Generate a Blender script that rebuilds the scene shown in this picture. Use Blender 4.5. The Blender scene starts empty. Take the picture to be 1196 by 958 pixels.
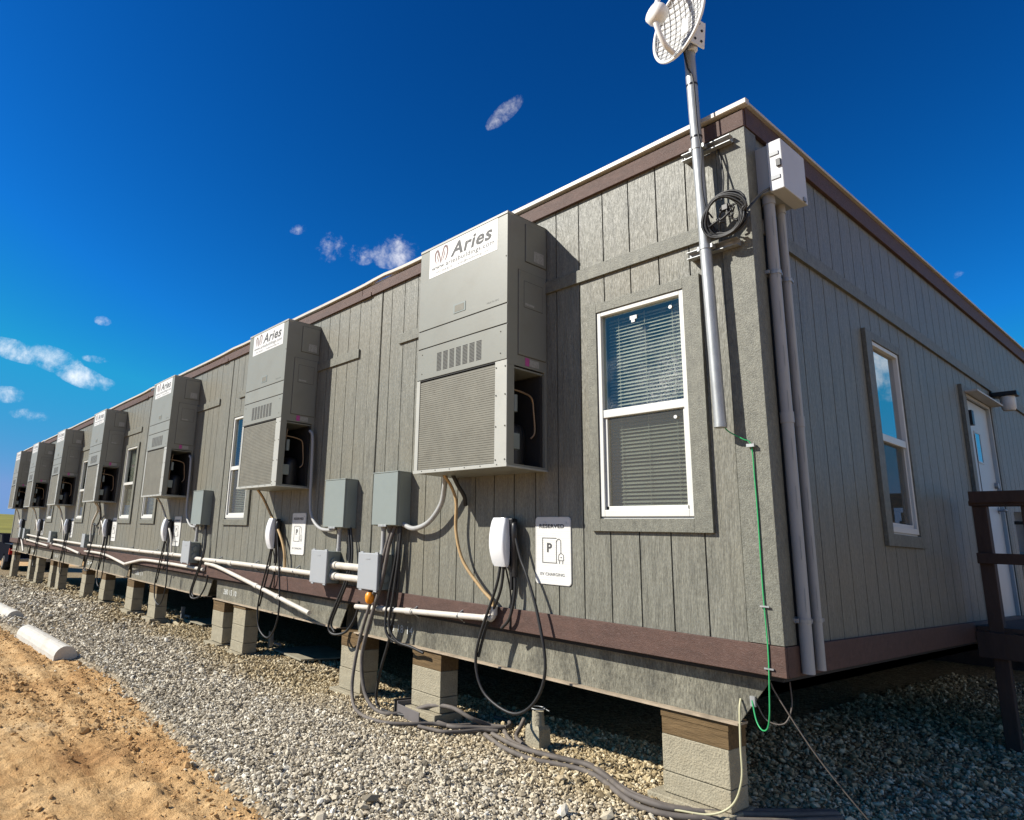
import bpy, bmesh, math, random
import numpy as np
from mathutils import Vector, Matrix
random.seed(7); rng = np.random.default_rng(7)
S = bpy.context.scene
COL = S.collection
R = math.radians
pi = math.pi

# ------------------------------------------------------------------ helpers
def tag(o, label=None, cat=None, group=None, kind=None):
    if label: o['label'] = label
    if cat: o['category'] = cat
    if group: o['group'] = group
    if kind: o['kind'] = kind
    return o

def empty(name, loc=(0, 0, 0), rz=0):
    o = bpy.data.objects.new(name, None); COL.objects.link(o)
    o.location = loc; o.rotation_euler = (0, 0, rz); o.empty_display_size = .1
    return o

class MB:
    """collects shapes into one mesh"""
    def __init__(s): s.v = []; s.f = []; s.m = []; s.s = []
    def add(s, vs, fs, mi=0, sm=False):
        b = len(s.v); s.v += [tuple(v) for v in vs]
        for f in fs: s.f.append([b + i for i in f]); s.m.append(mi); s.s.append(sm)
        return s
    def box(s, x0, y0, z0, x1, y1, z1, mi=0, bev=0.0, M=None):
        if x0 > x1: x0, x1 = x1, x0
        if y0 > y1: y0, y1 = y1, y0
        if z0 > z1: z0, z1 = z1, z0
        if bev <= 0:
            vs = [(x0,y0,z0),(x1,y0,z0),(x1,y1,z0),(x0,y1,z0),(x0,y0,z1),(x1,y0,z1),(x1,y1,z1),(x0,y1,z1)]
            fs = [(0,3,2,1),(4,5,6,7),(0,1,5,4),(1,2,6,5),(2,3,7,6),(3,0,4,7)]
        else:
            bm = bmesh.new(); bmesh.ops.create_cube(bm, size=1)
            for v in bm.verts:
                v.co = ((x0+x1)/2 + v.co.x*(x1-x0), (y0+y1)/2 + v.co.y*(y1-y0), (z0+z1)/2 + v.co.z*(z1-z0))
            bmesh.ops.bevel(bm, geom=list(bm.edges), offset=bev, segments=2, affect='EDGES', profile=.5)
            bm.verts.index_update()
            vs = [tuple(v.co) for v in bm.verts]; fs = [[v.index for v in f.verts] for f in bm.faces]; bm.free()
        if M is not None: vs = [tuple(M @ Vector(v)) for v in vs]
        return s.add(vs, fs, mi)
    def prism(s, poly, axis, a, b, mi=0):
        """poly: 2D outline; axis 'x','y','z' gives extrusion axis; remaining coords in order"""
        n = len(poly)
        def P(p, t):
            return {'x': (t, p[0], p[1]), 'y': (p[0], t, p[1]), 'z': (p[0], p[1], t)}[axis]
        vs = [P(p, a) for p in poly] + [P(p, b) for p in poly]
        fs = [list(range(n)), list(range(2*n-1, n-1, -1))] + [(i, n+i, n+(i+1) % n, (i+1) % n) for i in range(n)]
        return s.add(vs, fs, mi)
    def tube(s, pts, r, n=8, mi=0, smooth=True, cap=True, spline=True, sub=6):
        pts = [Vector(p) for p in pts]
        if spline and len(pts) > 2:
            out = []
            for i in range(len(pts)-1):
                p0 = pts[i-1] if i else pts[0]*2 - pts[1]
                p1, p2 = pts[i], pts[i+1]
                p3 = pts[i+2] if i+2 < len(pts) else pts[-1]*2 - pts[-2]
                for k in range(sub):
                    t = k/sub
                    out.append(.5*((2*p1) + (p2-p0)*t + (2*p0-5*p1+4*p2-p3)*t*t + (3*p1-p0-3*p2+p3)*t**3))
            out.append(pts[-1]); pts = out
        rr = r if hasattr(r, '__len__') else [r]*len(pts)
        T = (pts[1]-pts[0]).normalized()
        N = T.orthogonal().normalized(); vs = []; fs = []
        for i, p in enumerate(pts):
            t = (pts[min(i+1, len(pts)-1)] - pts[max(i-1, 0)]).normalized()
            ax = T.cross(t)
            if ax.length > 1e-7: N = Matrix.Rotation(T.angle(t), 3, ax.normalized()) @ N
            T = t; B = T.cross(N)
            for k in range(n):
                a = 2*pi*k/n; vs.append(p + rr[i]*(math.cos(a)*N + math.sin(a)*B))
        for i in range(len(pts)-1):
            for k in range(n):
                fs.append((i*n+k, i*n+(k+1) % n, (i+1)*n+(k+1) % n, (i+1)*n+k))
        s.add(vs, fs, mi, smooth)
        if cap:
            b = len(pts)-1
            s.add(vs[:n], [list(range(n-1, -1, -1))], mi); s.add(vs[b*n:], [list(range(n))], mi)
        return s
    def cyl(s, p0, p1, r, n=16, mi=0, r2=None):
        return s.tube([p0, p1], [r, r if r2 is None else r2], n, mi, True, True, False)
    def grid(s, f, nu, nv, mi=0, smooth=True):
        vs = [f(i/(nu), j/(nv)) for j in range(nv+1) for i in range(nu+1)]
        fs = [(j*(nu+1)+i, j*(nu+1)+i+1, (j+1)*(nu+1)+i+1, (j+1)*(nu+1)+i) for j in range(nv) for i in range(nu)]
        return s.add(vs, fs, mi, smooth)
    def xf(s, M):
        s.v = [tuple(M @ Vector(v)) for v in s.v]; return s
    def build(s, name, mats, parent=None, loc=None):
        me = bpy.data.meshes.new(name); me.from_pydata(s.v, [], s.f); me.update()
        me.polygons.foreach_set('material_index', s.m); me.polygons.foreach_set('use_smooth', s.s)
        if not isinstance(mats, (list, tuple)): mats = [mats]
        for m in mats: me.materials.append(m)
        o = bpy.data.objects.new(name, me); COL.objects.link(o)
        if parent is not None: o.parent = parent
        if loc is not None: o.location = loc
        return o

def copy_tree(o, parent=None):
    c = o.copy(); COL.objects.link(c)
    if parent is not None: c.parent = parent
    for ch in list(o.children): copy_tree(ch, c)
    return c

def text_mesh(mb, txt, x, z, w, h, y, mi=0, bold=0.0, shear=0.0, fmt=None):
    """letters in the XZ plane at y, facing -y; fitted to w x h, lower left corner at x,z"""
    cu = bpy.data.curves.new('lettering', 'FONT'); cu.body = txt; cu.size = 1
    cu.offset = bold; cu.shear = shear; cu.resolution_u = 3; cu.space_character = 1.08
    o = bpy.data.objects.new('lettering', cu); COL.objects.link(o)
    bpy.context.view_layer.update()
    me = bpy.data.meshes.new_from_object(o.evaluated_get(bpy.context.evaluated_depsgraph_get()))
    bpy.data.objects.remove(o); bpy.data.curves.remove(cu)
    co = np.array([v.co[:] for v in me.vertices]); mn = co.min(0); sz = co.max(0)-mn
    P = [(x+(c[0]-mn[0])/sz[0]*w, y, z+(c[1]-mn[1])/sz[1]*h) for c in co]
    mb.add(P, [list(p.vertices) for p in me.polygons], mi)
    bpy.data.meshes.remove(me)

# ------------------------------------------------------------------ materials
def nt(m): return m.node_tree.nodes, m.node_tree.links
def pmat(name, col, rough=.6, metal=0, var=.12, vs=6.0, stretch=(1, 1, 1), bump=0., bs=40., bst=None, spec=.4,
         stain=None, stain_s=2.0, stain_a=.5, patch=None, patch_s=.7, patch_a=.3, fleck=0, coat=0, orand=0):
    m = bpy.data.materials.new(name); m.use_nodes = True; n, l = nt(m); b = n['Principled BSDF']
    b.inputs['Roughness'].default_value = rough; b.inputs['Metallic'].default_value = metal
    b.inputs['Specular IOR Level'].default_value = spec; b.inputs['Coat Weight'].default_value = coat
    tc = n.new('ShaderNodeTexCoord')
    mp = n.new('ShaderNodeMapping'); mp.inputs['Scale'].default_value = stretch
    l.new(tc.outputs['Object'], mp.inputs['Vector'])
    nz = n.new('ShaderNodeTexNoise'); nz.inputs['Scale'].default_value = vs; nz.inputs['Detail'].default_value = 6
    nz.inputs['Roughness'].default_value = .65
    l.new(mp.outputs['Vector'], nz.inputs['Vector'])
    rp = n.new('ShaderNodeMapRange'); rp.inputs['From Min'].default_value = .3; rp.inputs['From Max'].default_value = .7
    rp.inputs['To Min'].default_value = 1-var; rp.inputs['To Max'].default_value = 1+var
    l.new(nz.outputs['Fac'], rp.inputs['Value'])
    mu = n.new('ShaderNodeMix'); mu.data_type = 'RGBA'; mu.blend_type = 'MULTIPLY'; mu.inputs['Factor'].default_value = 1
    mu.inputs['A'].default_value = (*col, 1)
    l.new(rp.outputs['Result'], mu.inputs['B'])
    out = mu.outputs['Result']
    if stain:
        n2 = n.new('ShaderNodeTexNoise'); n2.inputs['Scale'].default_value = stain_s; n2.inputs['Detail'].default_value = 8
        n2.inputs['Roughness'].default_value = .7
        l.new(mp.outputs['Vector'], n2.inputs['Vector'])
        r2 = n.new('ShaderNodeMapRange'); r2.inputs['From Min'].default_value = .5; r2.inputs['From Max'].default_value = .75
        r2.inputs['To Max'].default_value = stain_a
        l.new(n2.outputs['Fac'], r2.inputs['Value'])
        mx = n.new('ShaderNodeMix'); mx.data_type = 'RGBA'; mx.inputs['B'].default_value = (*stain, 1)
        l.new(out, mx.inputs['A']); l.new(r2.outputs['Result'], mx.inputs['Factor']); out = mx.outputs['Result']
    if patch:
        n4 = n.new('ShaderNodeTexNoise'); n4.inputs['Scale'].default_value = patch_s; n4.inputs['Detail'].default_value = 5
        l.new(tc.outputs['Object'], n4.inputs['Vector'])
        r4 = n.new('ShaderNodeMapRange'); r4.inputs['From Min'].default_value = .45; r4.inputs['From Max'].default_value = .72; r4.inputs['To Max'].default_value = patch_a
        l.new(n4.outputs['Fac'], r4.inputs['Value'])
        mx = n.new('ShaderNodeMix'); mx.data_type = 'RGBA'; mx.inputs['B'].default_value = (*patch, 1)
        l.new(out, mx.inputs['A']); l.new(r4.outputs['Result'], mx.inputs['Factor']); out = mx.outputs['Result']
    if fleck:
        n5 = n.new('ShaderNodeTexNoise'); n5.inputs['Scale'].default_value = 75; n5.inputs['Detail'].default_value = 4; n5.inputs['Roughness'].default_value = .8
        mp5 = n.new('ShaderNodeMapping'); mp5.inputs['Scale'].default_value = (1.5, 1.5, .45)
        l.new(tc.outputs['Object'], mp5.inputs['Vector']); l.new(mp5.outputs['Vector'], n5.inputs['Vector'])
        r5 = n.new('ShaderNodeMapRange'); r5.inputs['From Min'].default_value = .32; r5.inputs['From Max'].default_value = .68
        r5.inputs['To Min'].default_value = 1-fleck; r5.inputs['To Max'].default_value = 1+fleck
        l.new(n5.outputs['Fac'], r5.inputs['Value'])
        mx = n.new('ShaderNodeMix'); mx.data_type = 'RGBA'; mx.blend_type = 'MULTIPLY'; mx.inputs['Factor'].default_value = 1
        l.new(out, mx.inputs['A']); l.new(r5.outputs['Result'], mx.inputs['B']); out = mx.outputs['Result']
    if orand:
        oi = n.new('ShaderNodeObjectInfo'); r6 = n.new('ShaderNodeMapRange'); r6.inputs['To Min'].default_value = 1-orand; r6.inputs['To Max'].default_value = 1+orand
        l.new(oi.outputs['Random'], r6.inputs['Value'])
        mx = n.new('ShaderNodeMix'); mx.data_type = 'RGBA'; mx.blend_type = 'MULTIPLY'; mx.inputs['Factor'].default_value = 1
        l.new(out, mx.inputs['A']); l.new(r6.outputs['Result'], mx.inputs['B']); out = mx.outputs['Result']
    l.new(out, b.inputs['Base Color'])
    if bump:
        mp2 = n.new('ShaderNodeMapping'); mp2.inputs['Scale'].default_value = bst or stretch
        l.new(tc.outputs['Object'], mp2.inputs['Vector'])
        n3 = n.new('ShaderNodeTexNoise'); n3.inputs['Scale'].default_value = bs; n3.inputs['Detail'].default_value = 5
        l.new(mp2.outputs['Vector'], n3.inputs['Vector'])
        bp = n.new('ShaderNodeBump'); bp.inputs['Strength'].default_value = bump; bp.inputs['Distance'].default_value = .01
        l.new(n3.outputs['Fac'], bp.inputs['Height']); l.new(bp.outputs['Normal'], b.inputs['Normal'])
    return m

SIDE = pmat('painted_grain_siding', (.146, .143, .114), .48, 0, .28, 9, (3.2, 3.2, .30), .7, 30, (3.4, 3.4, .45), .55,
            stain=(.235, .23, .195), stain_s=16, stain_a=.6, patch=(.175, .155, .105), patch_s=.9, patch_a=.55, fleck=.38)
TRIM = pmat('painted_trim_board', (.136, .134, .106), .55, 0, .25, 14, (2, 2, 1.2), .35, 190, (1, 1, .6), .45,
            stain=(.205, .21, .175), stain_s=60, stain_a=.6, fleck=.3)
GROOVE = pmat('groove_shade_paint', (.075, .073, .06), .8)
BROWN = pmat('brown_trim_paint', (.078, .041, .030), .6, 0, .25, 8, (1, 3, 3),   .35, 160, None, .35,
             stain=(.17, .115, .10), stain_s=60, stain_a=.55)
CAPW = pmat('white_roof_edge_metal', (.50, .47, .41), .45, 0, .1, 5, stain=(.45, .40, .33), stain_s=5, stain_a=.5)
ROOF = pmat('roof_membrane', (.55, .55, .53), .8)
VINYL = pmat('white_vinyl', (.60, .60, .56), .35, 0, .03, stain=(.55, .52, .46), stain_s=9, stain_a=.25)
BLIND = pmat('blind_slats', (.70, .64, .48), .5, 0, .1)
DARKROOM = pmat('dark_room', (.03, .03, .03), .9)
HV = pmat('beige_cabinet_metal', (.218, .222, .192), .42, 0, .05, 3, stain=(.165, .165, .14), stain_s=3, stain_a=.5, orand=.05, patch=(.17, .15, .11), patch_s=5, patch_a=.18, spec=.45, bump=.03, bs=60)
HVL = pmat('pale_frame_metal', (.38, .38, .34), .4, 0, .05, 3, stain=(.30, .29, .25), stain_s=7, stain_a=.5)
COIL = pmat('coil_guard_fins', (.165, .158, .125), .55, 0, .12, 5, stain=(.11, .10, .075), stain_s=7, stain_a=.6)
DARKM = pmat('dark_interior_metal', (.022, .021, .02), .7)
BLACKP = pmat('black_plastic', (.014, .014, .015), .38)
RUBBER = pmat('cable_rubber', (.018, .0175, .0175), .5, 0, .2)
DUSTY = pmat('dusty_cable', (.115, .098, .085), .75, 0, .3, 7, stain=(.20, .165, .125), stain_s=9, stain_a=.8)
GREYE = pmat('grey_enclosure_paint', (.215, .245, .23), .4, 0, .05, 4, stain=(.18, .20, .18), stain_s=4, stain_a=.5)
BOXW = pmat('white_box_plastic', (.52, .53, .54), .45, 0, .04, 5)
GREYJ = pmat('pale_grey_plastic', (.32, .335, .345), .45, 0, .05, 5, stain=(.27, .275, .27), stain_s=5, stain_a=.4)
PVC = pmat('white_pvc', (.58, .54, .47), .4, 0, .07, 6, stain=(.45, .38, .29), stain_s=8, stain_a=.6)
PVCG = pmat('grey_pvc', (.34, .34, .33), .5, 0, .08, 8, (1, 1, .3))
GALV = pmat('galvanised_steel', (.34, .35, .35), .5, .55, .25, 24, (1, 1, .25))
STEEL = pmat('chassis_steel_paint', (.18, .17, .13), .5, .15, .3, 7, (1.5, 1.5, .5), .5, 60, None, .5, stain=(.03, .03, .027), stain_s=1.9, stain_a=.9, fleck=.55)
RUST = pmat('rusty_edge', (.34, .27, .19), .7, 0, .3, 12)
CONC = pmat('concrete_block', (.32, .282, .20), .9, 0, .16, 14, bump=.8, bs=90, spec=.2, stain=(.33, .275, .18), stain_s=5, stain_a=.7)
WOOD = pmat('timber_crib', (.135, .088, .042), .8, 0, .35, 8, (.6, 6, 6), .5, 40, (.6, 5, 5), .2)
DWOOD = pmat('stained_deck_timber', (.062, .033, .021), .7, 0, .35, 8, (1, 1, .25), .4, 40)
LITTXT = pmat('grey_lettering', (.05, .05, .05), .6)
MAROON = pmat('maroon_logo', (.14, .08, .075), .6)
STICK = pmat('white_sticker', (.62, .62, .60), .45, 0, .02)
SIGNM = pmat('corrugated_sign_board', (.64, .635, .60), .45, 0, .04, 5, spec=.5)
LABEL = pmat('greyed_paper_label', (.34, .34, .31), .6, 0, .25, 60)
PINK = pmat('pink_label', (.45, .08, .28), .5)
WHITEG = pmat('glossy_white_cover', (.72, .73, .74), .18, 0, .01, coat=.4)
DISHG = pmat('white_dish_backing', (.66, .66, .64), .5, 0, .03)
DISHB = pmat('grey_dish_ribs', (.50, .50, .49), .5, 0, .03)
DISHW = pmat('white_dish_plastic', (.76, .75, .72), .45, 0, .03)
ORANGE = pmat('orange_plastic', (.80, .27, .015), .4)
GREENW = pmat('green_wire', (.03, .33, .11), .45)
CREAMW = pmat('cream_wire', (.45, .42, .26), .5)
TAN = pmat('tan_conduit', (.42, .28, .13), .55, 0, .2, 10)
COPPER = pmat('copper_tube', (.30, .20, .12), .45, .6)
DOORW = pmat('door_paint', (.50, .52, .50), .4, 0, .05, 5)
GREYP = pmat('white_post_paint', (.62, .60, .56), .6, 0, .1, 10)
CARP = pmat('black_car_paint', (.012, .013, .018), .9, 0, .02, spec=0)
TYRE = pmat('tyre_rubber', (.02, .02, .02), .8)
CHROME = pmat('bright_wheel_metal', (.6, .6, .6), .25, .9)
REDL = pmat('red_lens', (.45, .01, .012), .2)
STENC = pmat('white_stencil', (.62, .63, .60), .7)
GLOBE = pmat('frosted_globe', (.62, .60, .55), .35)
BLACKS = pmat('gap_shade_black', (.010, .010, .010), .75)  # black painted in for shade in gaps and behind the conduits

def glass_mat(name, tint, rough, ref):
    m = bpy.data.materials.new(name); m.use_nodes = True; n, l = nt(m)
    n.remove(n['Principled BSDF'])
    lw = n.new('ShaderNodeLayerWeight'); lw.inputs['Blend'].default_value = .5
    pw = n.new('ShaderNodeMath'); pw.operation = 'POWER'; pw.inputs[1].default_value = 4; l.new(lw.outputs['Facing'], pw.inputs[0])
    fr = n.new('ShaderNodeMath'); fr.operation = 'MULTIPLY_ADD'; fr.inputs[1].default_value = 1-ref; fr.inputs[2].default_value = ref; l.new(pw.outputs[0], fr.inputs[0])
    tr = n.new('ShaderNodeBsdfTransparent'); tr.inputs['Color'].default_value = (*tint, 1)
    gl = n.new('ShaderNodeBsdfGlossy'); gl.inputs['Roughness'].default_value = rough
    mx = n.new('ShaderNodeMixShader')
    tc = n.new('ShaderNodeTexCoord'); nz = n.new('ShaderNodeTexNoise'); nz.inputs['Scale'].default_value = 2.2
    bp = n.new('ShaderNodeBump'); bp.inputs['Strength'].default_value = .05; bp.inputs['Distance'].default_value = .02
    l.new(tc.outputs['Object'], nz.inputs['Vector']); l.new(nz.outputs['Fac'], bp.inputs['Height']); l.new(bp.outputs['Normal'], gl.inputs['Normal'])
    l.new(fr.outputs[0], mx.inputs['Fac']); l.new(tr.outputs[0], mx.inputs[1]); l.new(gl.outputs[0], mx.inputs[2])
    l.new(mx.outputs[0], n['Material Output'].inputs['Surface'])
    return m
GLASS = glass_mat('window_glass', (.62, .68, .68), .01, .16)
ENDGLASS = glass_mat('coated_window_glass', (.3, .32, .33), .005, .55)
SCREEN = bpy.data.materials.new('insect_screen'); SCREEN.use_nodes = True
n, l = nt(SCREEN); b = n['Principled BSDF']; b.inputs['Base Color'].default_value = (.10, .09, .06, 1); b.inputs['Alpha'].default_value = .36
b.inputs['Roughness'].default_value = .8
DIRTGL = bpy.data.materials.new('glass_with_dried_streaks'); DIRTGL.use_nodes = True
n, l = nt(DIRTGL); b = n['Principled BSDF']; b.inputs['Base Color'].default_value = (.55, .56, .55, 1); b.inputs['Roughness'].default_value = .6
tc = n.new('ShaderNodeTexCoord'); mp = n.new('ShaderNodeMapping'); mp.inputs['Scale'].default_value = (1, 1, 1)
vo = n.new('ShaderNodeTexVoronoi'); vo.feature = 'DISTANCE_TO_EDGE'; vo.inputs['Scale'].default_value = 85
nz = n.new('ShaderNodeTexNoise'); nz.inputs['Scale'].default_value = 14; nz.inputs['Detail'].default_value = 6
nz2 = n.new('ShaderNodeTexNoise'); nz2.inputs['Scale'].default_value = 2.6; nz2.inputs['Detail'].default_value = 2
l.new(tc.outputs['Object'], mp.inputs['Vector'])
av = n.new('ShaderNodeVectorMath'); av.operation = 'MULTIPLY_ADD'; av.inputs[1].default_value = (.05, .05, .05)
l.new(nz.outputs['Color'], av.inputs[0]); l.new(mp.outputs['Vector'], av.inputs[2]); l.new(mp.outputs['Vector'], nz.inputs['Vector']); l.new(mp.outputs['Vector'], nz2.inputs['Vector'])
l.new(av.outputs[0], vo.inputs['Vector'])
r1 = n.new('ShaderNodeMapRange'); r1.inputs['From Min'].default_value = .0; r1.inputs['From Max'].default_value = .14; r1.inputs['To Min'].default_value = 1; r1.inputs['To Max'].default_value = 0
l.new(vo.outputs['Distance'], r1.inputs['Value'])
r2 = n.new('ShaderNodeMapRange'); r2.inputs['From Min'].default_value = .45; r2.inputs['From Max'].default_value = .68; r2.inputs['To Max'].default_value = .5
l.new(nz2.outputs['Fac'], r2.inputs['Value'])
r3 = n.new('ShaderNodeMath'); r3.operation = 'MULTIPLY'; l.new(r1.outputs[0], r3.inputs[0]); l.new(r2.outputs[0], r3.inputs[1])
l.new(r3.outputs[0], b.inputs['Alpha'])

# ------------------------------------------------------------------ terrain
GX = [-600, -260, -60, -40, -25, -18, -15, -13, -8, -4, -2, -.3, 8, 600]
GZ = [5.5, 4.2, -1.45, -1.32, -1.17, -1.0, -.93, -.88, -.86, -.85, -.80, -.77, -.76, -.76]
def gz(x): return np.interp(x, GX, GZ)
def vnoise(x, y, sc, seed):
    x = np.asarray(x)*sc; y = np.asarray(y)*sc
    xi = np.floor(x).astype(int); yi = np.floor(y).astype(int); fx = x-xi; fy = y-yi
    fx = fx*fx*(3-2*fx); fy = fy*fy*(3-2*fy)
    def h(a, b):
        v = np.sin(a*127.1+b*311.7+seed*74.7)*43758.5453
        return v-np.floor(v)
    return (h(xi, yi)*(1-fx)+h(xi+1, yi)*fx)*(1-fy)+(h(xi, yi+1)*(1-fx)+h(xi+1, yi+1)*fx)*fy
def fbm(x, y, sc, seed, o=4):
    return sum(vnoise(x, y, sc*2**k, seed+k)*.5**(k+1) for k in range(o))
EX = [-40, -26, -14, -10.5, -9.4, -7.0, -5.6, -4.2, -2.6, -1.6, 1, 6]
EY = [-2.6, -2.4, -2.15, -1.99, -1.91, -1.64, -1.54, -1.66, -1.80, -1.86, -1.9, -1.9]
def edge_y(x): return np.interp(x, EX, EY) + .09*(fbm(x, np.zeros_like(np.asarray(x, float)), 2.2, 3)-.5)

def axis(segs):
    out = []
    for a, b, st in segs:
        n = max(1, int(round((b-a)/st))); out += [a+(b-a)*i/n for i in range(n)]
    return np.array(out+[segs[-1][1]])
def sheet(name, xs, ys, zf, mat):
    X, Y = np.meshgrid(xs, ys); Z = zf(X, Y); nx, ny = len(xs), len(ys)
    co = np.stack([X.ravel(), Y.ravel(), Z.ravel()], 1).astype(np.float32)
    i = np.arange(nx-1)[None, :]+np.arange(ny-1)[:, None]*nx
    q = np.stack([i, i+1, i+nx+1, i+nx], -1).reshape(-1, 4).astype(np.int32)
    return raw_mesh(name, co, q, mat, True)
def raw_mesh(name, co, faces, mat, smooth=False):
    me = bpy.data.meshes.new(name); nf, k = faces.shape
    me.vertices.add(len(co)); me.vertices.foreach_set('co', co.astype(np.float32).ravel())
    me.loops.add(nf*k); me.loops.foreach_set('vertex_index', faces.astype(np.int32).ravel())
    me.polygons.add(nf); me.polygons.foreach_set('loop_start', np.arange(0, nf*k, k, dtype=np.int32))
    me.polygons.foreach_set('use_smooth', np.full(nf, smooth)); me.update(calc_edges=True); me.validate()
    me.materials.append(mat)
    o = bpy.data.objects.new(name, me); COL.objects.link(o); return o

# dirt material
DIRT = bpy.data.materials.new('tan_dirt'); DIRT.use_nodes = True
n, l = nt(DIRT); b = n['Principled BSDF']; b.inputs['Roughness'].default_value = .95; b.inputs['Specular IOR Level'].default_value = .1
tc = n.new('ShaderNodeTexCoord')
def noise(sc, det=6, rough=.6, src=None):
    z = n.new('ShaderNodeTexNoise'); z.inputs['Scale'].default_value = sc; z.inputs['Detail'].default_value = det; z.inputs['Roughness'].default_value = rough
    l.new(src or tc.outputs['Object'], z.inputs['Vector']); return z.outputs['Fac']
def ramp(src, stops):
    r = n.new('ShaderNodeValToRGB'); e = r.color_ramp.elements
    while len(e) < len(stops): e.new(.5)
    for i, (p, c) in enumerate(stops): e[i].position = p; e[i].color = (*c, 1)
    l.new(src, r.inputs['Fac']); return r.outputs['Color']
def mixc(f, a, bb, mode='MIX'):
    mx = n.new('ShaderNodeMix'); mx.data_type = 'RGBA'; mx.blend_type = mode
    for k, v in (('Factor', f), ('A', a), ('B', bb)):
        if isinstance(v, (int, float)): mx.inputs[k].default_value = v
        elif isinstance(v, tuple): mx.inputs[k].default_value = (*v, 1)
        else: l.new(v, mx.inputs[k])
    return mx.outputs['Result']
base = ramp(noise(1.1, 8, .65), [(.30, (.42, .235, .10)), (.44, (.56, .345, .155)), (.58, (.64, .43, .215)), (.75, (.74, .55, .33))])
fine = ramp(noise(38, 5, .7), [(.34, (.66, .62, .58)), (.52, (1, 1, 1)), (.8, (1.15, 1.13, 1.08))])
dc = mixc(.75, base, fine, 'MULTIPLY')
mps = n.new('ShaderNodeMapping'); mps.inputs['Scale'].default_value = (.35, 7, 1); mps.inputs['Rotation'].default_value = (0, 0, .06); l.new(tc.outputs['Object'], mps.inputs['Vector'])
dc = mixc(.8, dc, ramp(noise(1.6, 5, .6, mps.outputs['Vector']), [(.36, (.74, .68, .62)), (.52, (1, 1, 1)), (.66, (1.12, 1.12, 1.12))]), 'MULTIPLY')
# grass far off: yellowish green beyond the yard
sx = n.new('ShaderNodeSeparateXYZ'); l.new(tc.outputs['Object'], sx.inputs[0])
g1 = n.new('ShaderNodeMapRange'); g1.inputs['From Min'].default_value = -52; g1.inputs['From Max'].default_value = -60
l.new(sx.outputs['X'], g1.inputs['Value'])
gcol = ramp(noise(.12, 6, .7), [(.35, (.16, .15, .035)), (.6, (.24, .22, .05))])
dc = mixc(g1.outputs['Result'], dc, gcol)
l.new(dc, b.inputs['Base Color'])
bp = n.new('ShaderNodeBump'); bp.inputs['Strength'].default_value = 1; bp.inputs['Distance'].default_value = .02
l.new(noise(60, 6, .7), bp.inputs['Height']); l.new(bp.outputs['Normal'], b.inputs['Normal'])

def dirt_z(X, Y):
    m = np.clip((-1.2-Y)/.6, 0, 1)*np.clip((Y+9)/3, 0, 1)*np.clip((X+40)/10, 0, 1)*np.clip((6-X)/4, 0, 1)
    rough = (fbm(X, Y, 9, 11, 4)-.5)*.035 + (fbm(X*.35, Y, 3.2, 21, 3)-.5)*.03 + (fbm(X*.7, Y, 18, 61, 3)-.5)*.022 + np.maximum(fbm(X, Y, 26, 31, 3)-.53, 0)*.13
    rut = sum(-.015*np.exp(-((Y-y0-.05*np.sin(X*.6))/.085)**2) + .006*np.exp(-((np.abs(Y-y0-.05*np.sin(X*.6))-.15)/.05)**2) + .007*np.exp(-((Y-y0)/.08)**2)*np.sin(X*48+Y*30) for y0 in (-2.32, -2.02, -2.85))
    return gz(X)-.035 + m*(rough+rut) - .03*np.clip((Y+1.4)/.5, 0, 1)
xs = axis([(-600, -60, 30), (-60, -26, 2), (-26, -14, .12), (-14, -7, .035), (-7, -1.4, .02), (-1.4, 3, .1), (3, 20, 2), (20, 600, 40)])
ys = axis([(-600, -20, 40), (-20, -5, 1.5), (-5, -3.4, .12), (-3.4, -1.3, .02), (-1.3, 1, .25), (1, 30, 2), (30, 600, 40)])
o = sheet('dirt_ground', xs, ys, dirt_z, DIRT); tag(o, kind='structure')

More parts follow.
